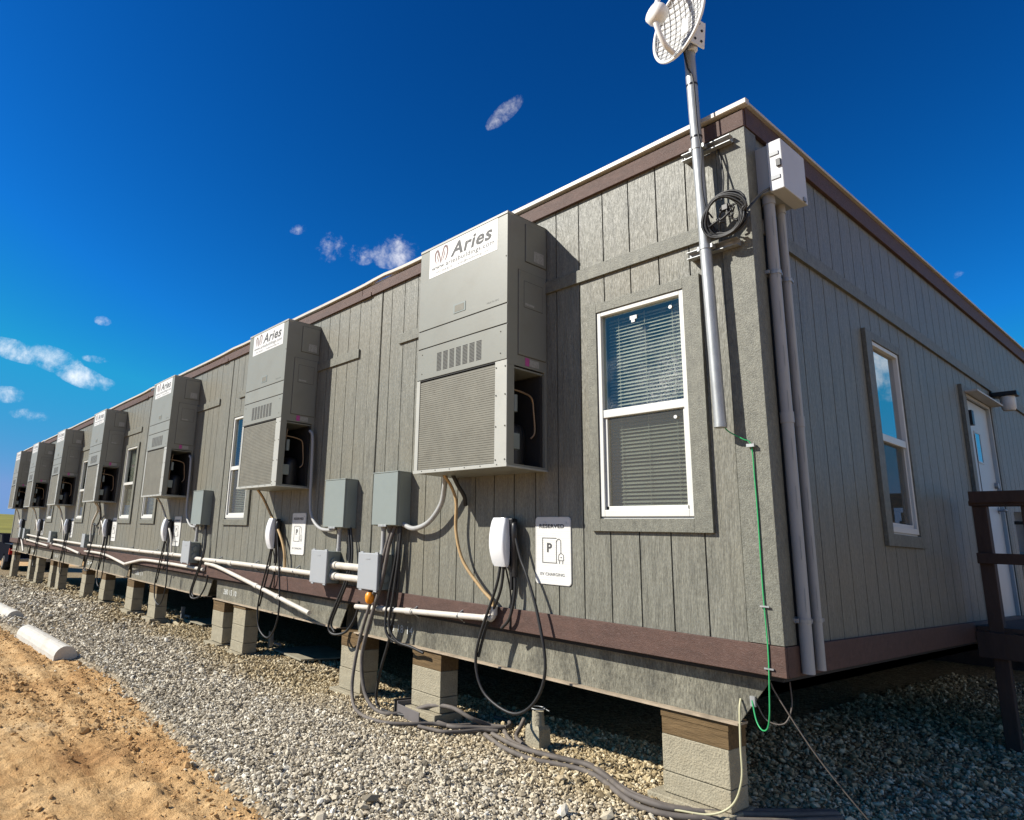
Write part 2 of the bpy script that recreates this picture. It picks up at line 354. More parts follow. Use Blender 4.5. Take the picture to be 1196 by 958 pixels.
# gravel materials
def gravel_mat(name, island):
    global n, l
    m = bpy.data.materials.new(name); m.use_nodes = True; n, l = nt(m); b = n['Principled BSDF']
    b.inputs['Roughness'].default_value = .85; b.inputs['Specular IOR Level'].default_value = .25
    global tc
    tc = n.new('ShaderNodeTexCoord')
    if island:
        g = n.new('ShaderNodeNewGeometry'); src = g.outputs['Random Per Island']
    else:
        v = n.new('ShaderNodeTexVoronoi'); v.inputs['Scale'].default_value = 42; l.new(tc.outputs['Object'], v.inputs['Vector'])
        s_ = n.new('ShaderNodeSeparateColor'); l.new(v.outputs['Color'], s_.inputs[0]); src = s_.outputs[0]
        bp = n.new('ShaderNodeBump'); bp.inputs['Strength'].default_value = 1; bp.inputs['Distance'].default_value = .02; bp.invert = True
        l.new(v.outputs['Distance'], bp.inputs['Height']); l.new(bp.outputs['Normal'], b.inputs['Normal'])
    grey = ramp(src, [(0, (.18, .15, .105)), (.25, (.36, .305, .22)), (.6, (.56, .485, .36)), (.88, (.70, .625, .485)), (1, (.80, .74, .62))])
    tan = ramp(src, [(0, (.17, .125, .065)), (.3, (.35, .265, .145)), (.7, (.53, .42, .245)), (1, (.70, .60, .41))])
    f1 = noise(.9, 4, .6)
    sx = n.new('ShaderNodeSeparateXYZ'); l.new(tc.outputs['Object'], sx.inputs[0])
    mr = n.new('ShaderNodeMapRange'); mr.inputs['From Min'].default_value = -.95; mr.inputs['From Max'].default_value = .05; mr.inputs['To Min'].default_value = -.28; mr.inputs['To Max'].default_value = .22
    l.new(sx.outputs['Y'], mr.inputs['Value'])
    ad = n.new('ShaderNodeMath'); ad.operation = 'ADD'; l.new(f1, ad.inputs[0]); l.new(mr.outputs[0], ad.inputs[1])
    fr = n.new('ShaderNodeMapRange'); fr.inputs['From Min'].default_value = .35; fr.inputs['From Max'].default_value = .7
    l.new(ad.outputs[0], fr.inputs['Value'])
    c = mixc(fr.outputs[0], grey, tan)
    if island:
        c = mixc(.5, c, ramp(noise(120, 3, .6), [(.3, (.72, .72, .72)), (.7, (1.1, 1.1, 1.1))]), 'MULTIPLY')
    else:
        c = mixc(1., c, (.60, .55, .48), 'MULTIPLY')
    l.new(c, b.inputs['Base Color']); return m
GRAVEL = gravel_mat('gravel_ground', False)
STONE = gravel_mat('crushed_stone', True)
def gravel_z(X, Y):
    d = Y-edge_y(X)
    t = np.clip(d/.25, -1, 1); m = (fbm(X, Y, 1.3, 5, 3)-.5)*.05
    return gz(X)-.012 + np.where(t < 0, -.1*-t, .0)*1.0 + np.minimum(0, t)*.02 + m*np.clip(d/.4, 0, 1)*np.clip((X+14)/4, .3, 1) + .012*np.clip(t, 0, 1)
xs = axis([(-34, -14, .3), (-14, -6, .08), (-6, 1.5, .04), (1.5, 9, .3)])
ys = axis([(-2.9, -1.2, .03), (-1.2, 1.2, .06), (1.2, 26, .4)])
o = sheet('gravel_bed', xs, ys, gravel_z, GRAVEL); tag(o, kind='structure')

# loose stones
t_ = (1+5**.5)/2
ICO = np.array([(-1,t_,0),(1,t_,0),(-1,-t_,0),(1,-t_,0),(0,-1,t_),(0,1,t_),(0,-1,-t_),(0,1,-t_),(t_,0,-1),(t_,0,1),(-t_,0,-1),(-t_,0,1)])/math.sqrt(1+t_*t_)
ICF = np.array([(0,11,5),(0,5,1),(0,1,7),(0,7,10),(0,10,11),(1,5,9),(5,11,4),(11,10,2),(10,7,6),(7,1,8),(3,9,4),(3,4,2),(3,2,6),(3,6,8),(3,8,9),(4,9,5),(2,4,11),(6,2,10),(8,6,7),(9,8,1)])
def stones(px, py, pz, r):
    n_ = len(px)
    V = ICO[None]*(1+rng.uniform(-.42, .30, (n_, 12, 1)))
    V = V*np.stack([rng.uniform(.85, 1.6, n_), rng.uniform(.65, 1.1, n_), rng.uniform(.45, .95, n_)], 1)[:, None]*r[:, None, None]
    a, b_, c_ = rng.uniform(0, 2*pi, n_), rng.normal(0, .75, n_), rng.uniform(0, 2*pi, n_)
    def rot(V, i, j, th):
        c, s = np.cos(th)[:, None], np.sin(th)[:, None]; x, y = V[..., i].copy(), V[..., j].copy()
        V[..., i] = c*x-s*y; V[..., j] = s*x+c*y
    rot(V, 0, 1, a); rot(V, 1, 2, b_); rot(V, 0, 1, c_)
    V += np.stack([px, py, pz], 1)[:, None]
    F = (ICF[None]+(np.arange(n_)*12)[:, None, None]).reshape(-1, 3)
    return V.reshape(-1, 3), F
def region(x0, x1, y0, y1, dens):
    k = int((x1-x0)*(y1-y0)*dens); return rng.uniform(x0, x1, k), rng.uniform(y0, y1, k)
PX, PY, RR = [], [], []
for (x0, x1, y0, y1, dens, rm) in [(-4.6, .9, -2.15, 1.0, 5600, .0080), (-9, -4.6, -2.15, 1.0, 2300, .0106), (-26, -9, -2.6, .9, 420, .018), (-1.2, 1.3, 1, 7.5, 1500, .0105)]:
    x, y = region(x0, x1, y0, y1, dens)
    d = y-edge_y(x)+.16*(fbm(x, y, 7, 51, 3)-.5); keep = rng.uniform(0, 1, len(x)) < np.clip((d+.09)/.14, 0, 1)**1.5
    keep |= (d > -.45) & (rng.uniform(0, 1, len(x)) < .03*np.exp(np.minimum(d, 0)*5))
    x, y = x[keep], y[keep]; PX.append(x); PY.append(y); RR.append(rm*np.exp(rng.normal(0, .34, len(x))))
PX, PY, RR = map(np.concatenate, (PX, PY, RR))
PZ = np.where(PY > edge_y(PX), gravel_z(PX, PY), dirt_z(PX, PY)) + rng.uniform(-.1, 1.25, len(PX))*RR
V, F = stones(PX, PY, PZ, RR)
o = raw_mesh('gravel_stones', V, F, STONE); tag(o, kind='stuff')
# dirt clods and pebbles
CLOD = pmat('dirt_clod', (.48, .295, .13), .95, 0, .35, 9, bump=.5, bs=60, spec=.1)
x, y = region(-13, -1.2, -3.4, -1.5, 2600)
d = edge_y(x)-y
w = np.clip(fbm(x*.5, y, 2.0, 41, 3)*2.2-.65, 0, 1)
keep = (d > 0) & (rng.uniform(0, 1, len(x)) < np.maximum(w, np.exp(-(d/.35)**2)*.7))
x, y = x[keep], y[keep]; r = .0048*np.exp(rng.normal(0, .6, len(x)))
V, F = stones(x, y, dirt_z(x, y)+r*.15, r)
o = raw_mesh('dirt_clods', V, F, CLOD); tag(o, kind='stuff')

# ------------------------------------------------------------------ the building
ZT, L, DEP = 3.222, 25.45, 18.0
J = [0, -3.6, -7.24, -10.98, -14.6, -18.2, -21.85, -25.45]
B = empty('modular_building')
tag(B, 'long grey-green modular office building with brown trim, raised on concrete block piers', 'building')
WZ0, WZ1 = .79, 2.165
WINS = [(-1.035, -.41), (-7.0, -6.395), (-10.72, -10.07), (-12.13, -11.46), (-15.86, -15.22), (-19.45, -18.8)]

def strips(mb, a0, a1, z0, z1, breaks, holes, face, depth, back):
    """vertical siding boards between the breaks, with rectangular holes (lo,hi,zlo,zhi); face(a,z,t) -> point"""
    G = .0045
    br = sorted(set([a0, a1]+[q for q in breaks if a0 < q < a1]))
    for i in range(len(br)-1):
        lo, hi = br[i]+(G if i else 0), br[i+1]-(G if i < len(br)-2 else 0)
        cuts = sorted(set([lo, hi]+[c for h in holes for c in h[:2] if lo < c < hi]))
        for c0, c1 in zip(cuts, cuts[1:]):
            segs = [(z0, z1)]
            for h in holes:
                if h[0] < (c0+c1)/2 < h[1]:
                    segs = [(z0, h[2]), (h[3], z1)]
            for s0, s1 in segs:
                P = [face(c0, s0, 0), face(c1, s0, 0), face(c1, s1, 0), face(c0, s1, 0), face(c0, s0, depth), face(c1, s0, depth), face(c1, s1, depth), face(c0, s1, depth)]
                mb.add(P, [(0, 1, 2, 3), (1, 0, 4, 5), (3, 2, 6, 7), (0, 3, 7, 4), (2, 1, 5, 6)], 0)
    cuts = sorted(set([a0, a1]+[c for h in holes for c in h[:2]]))
    for c0, c1 in zip(cuts, cuts[1:]):
        segs = [(z0, z1)]
        for h in holes:
            if h[0] < (c0+c1)/2 < h[1]: segs = [(z0, h[2]), (h[3], z1)]
        for s0, s1 in segs:
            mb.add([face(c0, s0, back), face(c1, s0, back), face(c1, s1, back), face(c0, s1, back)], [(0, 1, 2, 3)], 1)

brk = []
for k in range(7):
    s0 = -.161 if k == 0 else J[k]-.19
    if k: brk += [J[k]-.19]
    q = s0
    while q > J[k+1]+.04:
        brk.append(q); q -= .2045
holes = [(a, b_, WZ0, WZ1) for a, b_ in WINS]
mb = MB()
for k in range(7):      # each module stops short of the next, so the joint is a real gap
    lo, hi = J[k+1]+.017, J[k]
    hk = [h for h in holes if lo < h[0] < hi]
    strips(mb, lo, hi, .14, 3.07, brk, hk, lambda a, z, t: (a, t, z), .012, .007)
mb.box(-L, .02, .1, -.02, .04, .13, 1)
mb.build('front_siding', [SIDE, GROOVE], B)
for k in range(1, 7): MB().box(J[k]-.003, .016, .14, J[k]+.020, .020, 3.07).build('joint_gap', BLACKS, B)  # black backing painted in to give the joint gaps their shade
# end wall (faces +x): boards run along y
EWIN = (1.735, 2.30, .785, 2.137)
EDOOR = (4.125, 4.95, .15, 2.125)
mb = MB(); eb = [.128]+[.596-.2045+.2045*i for i in range(90)]
strips(mb, 0.0, DEP, .14, 3.07, eb, [EWIN, EDOOR], lambda a, z, t: (-t, a, z), .012, .007)
mb.build('end_siding', [SIDE, GROOVE], B)
mb = MB()
mb.box(-L, DEP-.02, .1, -.02, DEP, 3.1); mb.box(-L, .02, .1, -L+.02, DEP, 3.1)
mb.build('rear_siding', SIDE, B)
for q in ((-.155, -.019, .15, .019, -.0005, 3.063), (.0005, -.0005, .15, .0185, .126, 3.063), (-L-.02, -.019, .15, -L+.12, -.0005, 3.063)):
    MB().box(*q, 0, .002).build('corner_board', TRIM, B)
# joint strip boards left of every module joint
for k in range(1, 7): MB().box(J[k]-.186, -.004, .15, J[k]-.004, .006, 3.06, 0, .0015).build('joint_board', SIDE, B)
for k in range(7):
    x1 = -.157 if k == 0 else J[k]-.36
    x0 = J[k+1]+.32 if k < 6 else -L+.14
    MB().box(x0, -.021, 2.432, x1, -.0005, 2.526, 0, .002).build('belt_board', TRIM, B)
P = [(.0005, .128, 2.422), (.021, .128, 2.422), (.021, .128, 2.512), (.0005, .128, 2.512)]
e_ = MB(); f = lambda y: -.0135*(y-.1)
vs = [(x, y, z+f(y)) for y in (.128, DEP) for x, z in ((.0005, 2.422), (.021, 2.422), (.021, 2.512), (.0005, 2.512))]
e_.add(vs, [(0, 1, 2, 3), (7, 6, 5, 4), (0, 4, 5, 1), (1, 5, 6, 2), (2, 6, 7, 3), (3, 7, 4, 0)], 0)
e_.build('belt_board', TRIM, B)
# brown base trim
mb = MB(); mb.box(-L-.02, -.024, 0, .022, -.001, .147, 0, .003); mb.build('base_trim', BROWN, B)
mb = MB(); mb.box(.001, -.0005, 0, .0235, DEP, .147, 0, .003); mb.build('base_trim', BROWN, B)
# fascia, with a wavering bottom edge, one length per module, and white metal roof edge
mb = MB()
for k in range(7):
    x1, x0 = J[k]+(.024 if k == 0 else -.34), J[k+1]-.34 if k < 6 else -L-.02
    MB().box(x0+.003, -.026, 3.066+random.uniform(-.006, .006), x1-.003, -.001, 3.169, 0, .003).build('fascia', BROWN, B)
    if k: MB().box(J[k]-.36, -.034, 3.058, J[k]-.17, -.0265, 3.10, 0, .002).build('fascia_patch', BROWN, B)
mb = MB(); mb.box(.001, -.0005, 3.066, .0255, DEP, 3.200, 0, .003); mb.build('fascia', BROWN, B)
MB().box(-L, -.006, 3.168, .0, .0005, 3.188).build('fascia_gap', BLACKS, B)  # black strip painted in for the shadow line under the roof edge
mb = MB()
xs_ = np.concatenate([np.arange(-L-.03, .05, .16), [.05]])
zo = (fbm(xs_, xs_*0, 1.1, 8, 4)-.5)*.016
for k in range(1, 7): zo += .035*np.exp(-((xs_-(J[k]+.0))/.22)**2)*random.uniform(.5, 1.2)
pr = [(.0, 3.187), (-.044, 3.186), (-.050, 3.190), (-.050, 3.218), (-.044, 3.222), (.0, 3.223)]
vs = [(x, y+(zo[i]*.6 if y < 0 else 0), z+zo[i]) for i, x in enumerate(xs_) for (y, z) in pr]
fs = [(i*6+k, (i+1)*6+k, (i+1)*6+(k+1) % 6, i*6+(k+1) % 6) for i in range(len(xs_)-1) for k in range(6)]
mb.add(vs, fs, 0); mb.add(vs[-6:], [(0, 1, 2, 3, 4, 5)], 0)
mb.build('roof_edge', CAPW, B)
mb = MB(); mb.box(-.019, .001, 3.2015, .046, DEP, 3.221, 0, .002); mb.build('roof_edge', CAPW, B)
mb = MB(); mb.box(-L, .001, 3.15, -.02, DEP-.02, 3.205)
for x in np.arange(-24, -1, 1.83): mb.tube([(x+random.uniform(-.2, .2), .08, 3.224), (x+.35, .09, 3.232), (x+.7, .08, 3.224)], .010, 6)
mb.build('roof', ROOF, B)
# floor underside and long floor joists
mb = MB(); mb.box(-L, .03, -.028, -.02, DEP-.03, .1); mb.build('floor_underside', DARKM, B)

# chassis beams under the front edge, one per module
def ibeam(x0t, x0b, x1b, x1t, name='chassis_beam'):
    m = MB(); zt, zb = -.03, -.285
    m.prism([(x0b, zb+.012), (x1b, zb+.012), (x1t, zt), (x0t, zt)], 'y', .084, .094)
    m.box(x0b-.004, .035, zb, x1b+.01, .145, zb+.0115, 1)
    m.box(x0t, .035, zt-.0005, x1t, .145, zt+.001)
    return m.build(name, [STEEL, RUST], B)
segs = [(-3.9, -3.85, -.275, -.10), (-7.30, -7.26, -4.17, -4.04), (-11.2, -11.18, -7.58, -7.43), (-14.8, -14.75, -11.5, -11.35),
        (-18.35, -18.3, -15.05, -14.95), (-21.8, -21.75, -18.65, -18.5), (-25.4, -25.3, -22.15, -22.0)]
marks = ['280 18 14', '280 15 10', '183 11', '24', '18 12', '16', '11 8']
for sg, tx in zip(segs, marks):
    bo = ibeam(*sg)
    m = MB(); x = sg[1]+.42 if sg is segs[0] else sg[1]+.22
    text_mesh(m, tx, x, -.20, .40, .065, .0825); so = m.build('stencil_mark', STENC, bo)
mb = MB()
for k in range(8):
    for dx in (-.55, .55):
        x = J[k]+dx if 0 < k < 7 else (J[k]-.6 if k == 0 else J[k]+.6)
        mb.box(x-.06, .15, -.285, x+.06, DEP-.1, -.273); mb.box(x-.005, .15, -.273, x+.005, DEP-.1, -.032)
mb.build('floor_beam', STEEL, B)
mb = MB(); mb.box(-L, DEP-.05, -1.3, -.02, DEP-.03, 0); mb.box(-L+.02, 9, -1.3, -.02, 9.02, 0)  # unseen skirts added so no daylight shows under the floor
mb.build('daylight_skirt', BROWN, B)

# windows ------------------------------------------------------------------
def make_window(x0, x1, z0, z1, trims, gl, parent, upper_blind=True):
    """built facing -y with its wall face at y=0"""
    w = MB(); fw = .030; zm = z0+(z1-z0)*.485
    for a in ((x0, z0, x0+fw, z1), (x1-fw, z0, x1, z1), (x0+fw, z0, x1-fw, z0+.042), (x0+fw, z1-fw, x1-fw, z1)):
        w.box(a[0], -.016, a[1], a[2], .05, a[3], 0, .003)
    w.box(x0+fw, -.010, zm-.026, x1-fw, .04, zm+.026, 0, .003)
    for a in ((x0+fw, z0+.042, x0+fw+.022, zm-.026), (x1-fw-.018, z0+.042, x1-fw, zm-.026), (x0+fw, z0+.042, x1-fw, z0+.066)):
        w.box(a[0]+.0005, .002, a[1]+.0005, a[2]-.0005, .03, a[3], 0, .002)
    w.box(x0-.012, -.004, z0-.012, x1+.012, -.0005, z0, 0); 
    root = w.build('window', VINYL, parent)
    m = MB(); m.add([(x0+fw, .012, zm+.02), (x1-fw, .012, zm+.02), (x1-fw, .012, z1-fw), (x0+fw, .012, z1-fw)], [(0, 1, 2, 3)]); m.build('pane', gl, root)
    m = MB(); m.add([(x0+fw, .020, z0+.05), (x1-fw, .020, z0+.05), (x1-fw, .020, zm-.02), (x0+fw, .020, zm-.02)], [(0, 1, 2, 3)]); m.build('pane', GLASS, root)
    m = MB(); m.add([(x0+fw+.02, .006, z0+.06), (x1-fw-.016, .006, z0+.06), (x1-fw-.016, .006, zm-.03), (x0+fw+.02, .006, zm-.03)], [(0, 1, 2, 3)]); m.build('insect_screen', SCREEN, root)
    if upper_blind:
        m = MB(); z = z0+.03; k = 0
        while z < z1-.05:
            tl = R(48+random.uniform(-5, 5)); dy, dz = .0130*math.cos(tl), .0130*math.sin(tl); sg = random.uniform(-.002, .002)
            m.add([(x0+.035, .075-dy, z-dz), (x1-.035, .075-dy, z-dz+sg), (x1-.035, .075+dy, z+dz+sg), (x0+.035, .075+dy, z+dz)], [(0, 1, 2, 3)])
            z += .0235
        for xx in (x0+.12, (x0+x1)/2, x1-.12): m.box(xx-.0012, .060, z0+.03, xx+.0012, .0615, z1-.04)
        m.build('blind', BLIND, root)
    m = MB(); a, c, d, e = trims
    m.box(x0-a, -.026, z0-d, x0-.001, -.0005, z1+e, 0, .002); m.box(x1+.001, -.026, z0-d, x1+c, -.0005, z1+e, 0, .002)
    m.box(x0-.001, -.0255, z1+.001, x1+.001, -.0005, z1+e-.0005, 0, .002); m.box(x0-.001, -.0255, z0-d+.0005, x1+.001, -.0005, z0-.013, 0, .002)
    m.build('window_surround', TRIM, root)
    m = MB(); m.box(x0-.05, .30, z0-.1, x1+.05, .32, z1+.1); m.box(x0-.06, .013, z0-.1, x0-.05, .3, z1+.1); m.box(x1+.05, .013, z0-.1, x1+.06, .3, z1+.1)
    m.box(x0-.06, .013, z0-.12, x1+.06, .3, z0-.1); m.box(x0-.06, .013, z1+.1, x1+.06, .3, z1+.12)
    m.build('room_recess', DARKROOM, root)
    return root
w0 = None
for i, (a, c) in enumerate(WINS):
    w0 = make_window(a, c, WZ0, WZ1, (.072, .108, .092, .066), GLASS, B)
    if i == 0:
        m = MB(); zm = WZ0+(WZ1-WZ0)*.485
        m.add([(a+.035, .009, zm+.03), (c-.035, .009, zm+.03), (c-.035, .009, WZ1-.035), (a+.035, .009, WZ1-.035)], [(0, 1, 2, 3)])
        m.build('dried_streaks', DIRTGL, w0)
        m = MB()
        for (xx, zz, rr) in ((c-.10, WZ1-.085, .012), (c-.10, zm-.075, .011)): MB().cyl((xx, .0045, zz), (xx, .0058, zz), rr, 14).build('glass_sticker', STICK, w0)
        m.box(a+.24, .0065, WZ1-.10, a+.29, .008, WZ1-.075); m.box(a+.25, .0065, WZ1-.12, a+.275, .008, WZ1-.1005)
        m.build('glass_sticker', STICK, w0)
ew = make_window(1.735, 2.30, .785, 2.137, (.115, .10, .095, .065), ENDGLASS, B, False)
ew.rotation_euler = (0, 0, R(90))

# end door ------------------------------------------------------------------
y0, y1, z0, z1 = EDOOR
m = MB(); m.box(-.035, y0+.004, z0, -.008, y1-.004, z1-.004, 0, .002)
for (a, b_, c, d) in ((y0+.24, 1.55, y0+.255, 1.82), (y0+.425, 1.55, y0+.44, 1.82), (y0+.24, 1.82, y0+.44, 1.835), (y0+.24, 1.535, y0+.44, 1.55)):
    m.box(-.0075, a, b_, -.002, c, d)
dr = m.build('door', DOORW, B)
m = MB(); m.box(-.0075, y0+.256, 1.551, -.0055, y0+.424, 1.819); m.build('door_window', ENDGLASS, dr)
m = MB(); m.box(-.0075, y0+.232, .9, -.004, y0+.238, 1.80); m.build('door_edge_strip', BLACKP, dr)
m = MB(); m.cyl((-.008, y1-.07, 1.12), (.05, y1-.07, 1.12), .012, 10); m.cyl((.05, y1-.07, 1.12), (.05, y1-.17, 1.12), .010, 10); m.cyl((-.0075, y1-.07, 1.12), (-.002, y1-.07, 1.12), .035, 16)
m.cyl((-.008, y1-.07, 1.36), (.02, y1-.07, 1.36), .03, 14); m.build('door_handle', GALV, dr)
m = MB(); m.box(-.0075, y0+.03, 1.86, .04, y0+.10, 2.0, 0, .004); m.build('door_closer', BLACKP, dr)
m = MB(); m.box(.0005, y0-.14, .15, .030, y0-.03, z1+.095, 0, .002); m.box(.0005, y1+.03, .15, .030, y1+.12, z1+.095, 0, .002); m.box(.0005, y0-.0295, z1+.03, .0295, y1+.0295, z1+.095, 0, .002)
m.build('door_surround', TRIM, dr)
m = MB(); m.box(-.05, y0-.0285, z0, .020, y0+.001, z1+.03); m.box(-.05, y1-.001, z0, .020, y1+.0285, z1+.03); m.box(-.05, y0+.001, z1+.001, .020, y1-.001, z1+.029)
m.build('door_frame', DOORW, dr)
m = MB(); m.box(.020, y0-.05, z1+.03, .12, y1+.06, z1+.045); m.build('drip_cap', CAPW, dr)
# black strip painted in for the shadowed gap behind the conduits
m = MB(); m.box(.0007, .130, .005, .014, .20, 2.66); m.build('dark_gap_strip', BLACKS, B)

# wall light
t = empty('wall_light', (0.002, 5.22, 2.20)); tag(t, 'small wall light with black hood and frosted jar beside the white end door', 'lamp')
m = MB(); m.box(.0, -.055, .02, .02, .055, .15, 0, .004); m.box(.02, -.07, .09, .21, .07, .135, 0, .006); m.build('hood', BLACKP, t)
m = MB(); m.tube([(.125, 0, .089), (.125, 0, .04), (.125, 0, -.03), (.125, 0, -.055)], [.058, .060, .058, .045], 18, spline=False); m.build('globe', GLOBE, t)

# wooden deck at the end door
DY0, DY1, DX = 3.38, 5.6, 2.2
t = empty('wooden_deck', (0, DY0, -.8)); tag(t, 'dark timber entry deck with rails in front of the white end door', 'deck')
P_ = lambda m, nm, mt=DWOOD: m.build(nm, mt, t, (0, -DY0, .8))
for x in (.105, 1.05, 2.1):
    m = MB(); m.box(x, DY0, -.8, x+.09, DY0+.09, 1.062, 0, .004); P_(m, 'post')
m = MB(); m.box(2.1, DY1-.09, -.8, 2.19, DY1, 1.062, 0, .004); P_(m, 'post')
m = MB(); m.box(.09, DY0-.02, 1.064, DX+.03, DY0+.12, 1.104, 0, .004); m.box(.10, DY0-.038, 1.085, DX, DY0-.0005, 1.18, 0, .004); P_(m, 'top_rail')
for q in (.40, .56, .72, .88): MB().box(q, DY0+.005, .124, q+.145, DY0+.04, 1.06, 0, .003).build('screen_board', DWOOD, t, (0, -DY0, .8))
m = MB(); m.box(.10, DY0-.038, .607, DX, DY0-.0005, .69, 0, .004); P_(m, 'middle_rail')
m = MB(); m.box(2.192, DY0, 1.064, 2.30, DY1, 1.104, 0, .004); P_(m, 'top_rail')
m = MB()
for i in range(15):
    y = DY0+.005+i*.147
    m.box(.03, y, .085, DX, y+.141, .123, 0, .003)
P_(m, 'deck_boards')
m = MB(); m.box(.03, DY0-.04, -.11, DX, DY0-.001, .083, 0, .003); m.box(DX+.001, DY0-.04, -.11, DX+.04, DY1, .083, 0, .003); P_(m, 'rim_joist')
t2 = empty('white_post', (.33, 3.56, .124)); tag(t2, 'narrow white post with black strap standing on the deck beside the door', 'post')
m = MB(); m.box(.0, -.035, 0, .05, .015, .90, 0, .003); m.build('shaft', GREYP, t2)
m = MB(); m.box(-.004, -.039, .80, .07, .019, .825); m.build('strap', BLACKP, t2)

# ------------------------------------------------------------------ wall air conditioners
HX = [-1.484, -4.805, -8.495, -12.525, -16.35, -19.945, -23.1]
HW, HD, HZ0, HZ1 = .985, .4206, 1.105, 2.969
def make_hvac():
    t = empty('wall_air_conditioner', (HX[0], 0, 0))
    m = MB(); w, d = HW, HD
    m.box(-w, -.03, HZ0, -.001, -.002, HZ1-.002)                                  # back
    m.box(-w, -d+.004, HZ0+.001, -w+.004, -.03, HZ1-.003)                          # left side
    m.box(-w+.001, -d+.004, HZ1-.003, .001, -.002, HZ1+.002)
    m.box(-w+.004, -d+.004, HZ0, -.004, -.03, HZ0+.006)                            # bottom
    # right side in pieces round the open compressor bay
    m.box(-.006, -d+.003, HZ0+.001, 0, -.346, 1.82, 0, .0012); m.box(-.006, -.030, HZ0+.001, 0, -.002, 1.82, 0, .0012)
    m.box(-.006, -.3455, HZ0+.001, 0, -.0305, 1.128, 0, .001); m.box(-.006, -d+.003, 1.8205, 0, -.002, HZ1-.004, 0, .0012)
    m.box(-w+.01, -d+.02, 1.80, -.01, -.035, 1.812, 0)                            # deck over the bay
    body = m.build('cabinet', HV, t)
    m = MB(); m.box(-w-.002, -d-.006, HZ1-.016, .003, -d+.06, HZ1+.005, 0, .003); m.build('top_cap', HVL, t)
    m = MB(); m.box(-w+.004, -d+.0032, 1.84, -.002, -d+.0036, HZ1-.02); m.build('seam_backing', BLACKS, t)  # black painted behind the panel seams in place of shade
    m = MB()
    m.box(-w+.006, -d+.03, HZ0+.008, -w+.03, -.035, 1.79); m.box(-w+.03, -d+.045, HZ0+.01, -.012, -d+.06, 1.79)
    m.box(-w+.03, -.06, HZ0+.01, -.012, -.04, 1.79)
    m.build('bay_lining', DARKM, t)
    m = MB()
    m.box(-w, -d-.002, 2.2665, -.0005, -d+.003, HZ1-.020, 0, .0015); m.build('front_panel', HV, t)
    m = MB(); m.box(-w, -d-.002, 2.1135, -.0005, -d+.003, 2.2575, 0, .0015); m.build('filter_panel', HV, t)
    m = MB(); m.box(-w, -d-.002, 1.852, -.0005, -d+.003, 2.1045, 0, .0015)
    for c in range(7):
        for r_ in range(14):
            x = -.744+c*.0735; z = 1.894+r_*.0108
            m.box(x, -d-.0032, z, x+.052, -d-.0018, z+.0062, 1)
    m.build('vent_panel', [HV, DARKM], t)
    # condenser coil guard with fins
    m = MB(); m.box(-w+.043, -d+.010, 1.128, -.113, -d+.013, 1.832, 1)
    for i in range(42):
        z = 1.131+i*.0166; m.box(-w+.043, -d+.004, z, -.113, -d+.0098, z+.0140, 0)
    m.build('coil_guard', [COIL, GROOVE], t)
    m = MB(); m.box(-w, -d-.001, HZ0+.022, -w+.042, -d+.004, 1.8465, 0, .0012); m.build('side_post', HVL, t)
    m = MB(); m.box(-w-.006, -d-.003, HZ0-.004, .004, -d+.006, HZ0+.0215, 0, .0015); m.box(-.004, -d+.005, HZ0-.004, .004, -.001, HZ0+.008, 0, .001)
    for i in range(6): m.cyl((-w+.1+i*.16, -d-.006, HZ0+.012), (-w+.1+i*.16, -d-.0025, HZ0+.012), .004, 8, 1)
    m.build('base_rail', [HVL, GROOVE], t)
    m = MB(); m.box(-.112, -d-.001, HZ0+.022, 0, -d+.004, 1.8465, 0, .0012)
    for z in (1.15, 1.38, 1.6, 1.80):
        for x in (-.100, -.014): m.cyl((x, -d-.0045, z), (x, -d-.001, z), .0055, 8, 1)
    for z in (1.90, 2.06): 
        for x in (-.06, -w+.06): m.cyl((x, -d-.0045, z), (x, -d-.002, z), .005, 8, 1)
    for z in (2.62, 2.955): m.cyl((-.012, -d-.0045, z), (-.012, -d-.002, z), .005, 8, 1)
    m.build('side_post', [HVL, GROOVE], t)
    # right side access panels
    m = MB(); m.box(.0003, -.235, 2.630, .008, -.010, 2.925, 0, .0015); m.box(.0002, -.2395, 2.6255, .002, -.0055, 2.9295, 1); m.build('access_panel', [HV, GROOVE], t)
    m = MB(); m.box(.0003, -.309, 1.905, .008, -.018, 2.545, 0, .0015); m.box(.0082, -.255, 2.27, .0105, -.058, 2.468, 0, .001)
    m.box(.0002, -.3135, 1.9005, .002, -.0135, 2.5495, 1); m.box(.0081, -.258, 2.267, .0092, -.055, 2.471, 1)
    for z in (1.93, 2.52): m.cyl((.008, -.295, z), (.0105, -.295, z), .005, 8)
    pa = m.build('access_panel', [HV, GROOVE], t)
    for q in ((.0108, -.245, 2.285, .0118, -.15, 2.302), (.0085, -.15, 2.65, .0095, -.04, 2.735), (.0008, -.19, 1.838, .0018, -.09, 1.888)): MB().box(*q).build('rating_label', LABEL, t)
    m = MB(); m.box(.0008, -.235, 1.835, .0018, -.192, 1.895, 0); m.build('warning_label', PINK, t)
    m = MB(); m.box(-.563, -d-.0055, 2.318, -.428, -d-.0022, 2.392, 0, .001); m.box(-.548, -d-.0066, 2.328, -.443, -d-.0056, 2.382, 1); m.build('vent_cover', [GREYE, COIL], t)
    m = MB(); text_mesh(m, 'MULTI-TEC', -.20, 2.300, .12, .012, -d-.0026); m.build('small_badge', LITTXT, t)
    # white sticker with logo and lettering
    sx0, sx1, sz0, sz1 = -.872, -.100, 2.700, 2.950
    m = MB(); m.box(sx0, -d-.0034, sz0, sx1, -d-.0022, sz1); st = m.build('logo_sign', STICK, t)
    m = MB(); yy = -d-.0038
    text_mesh(m, 'Aries', sx0+.255, 2.806, .465, .116, yy, 0, .028, .22)
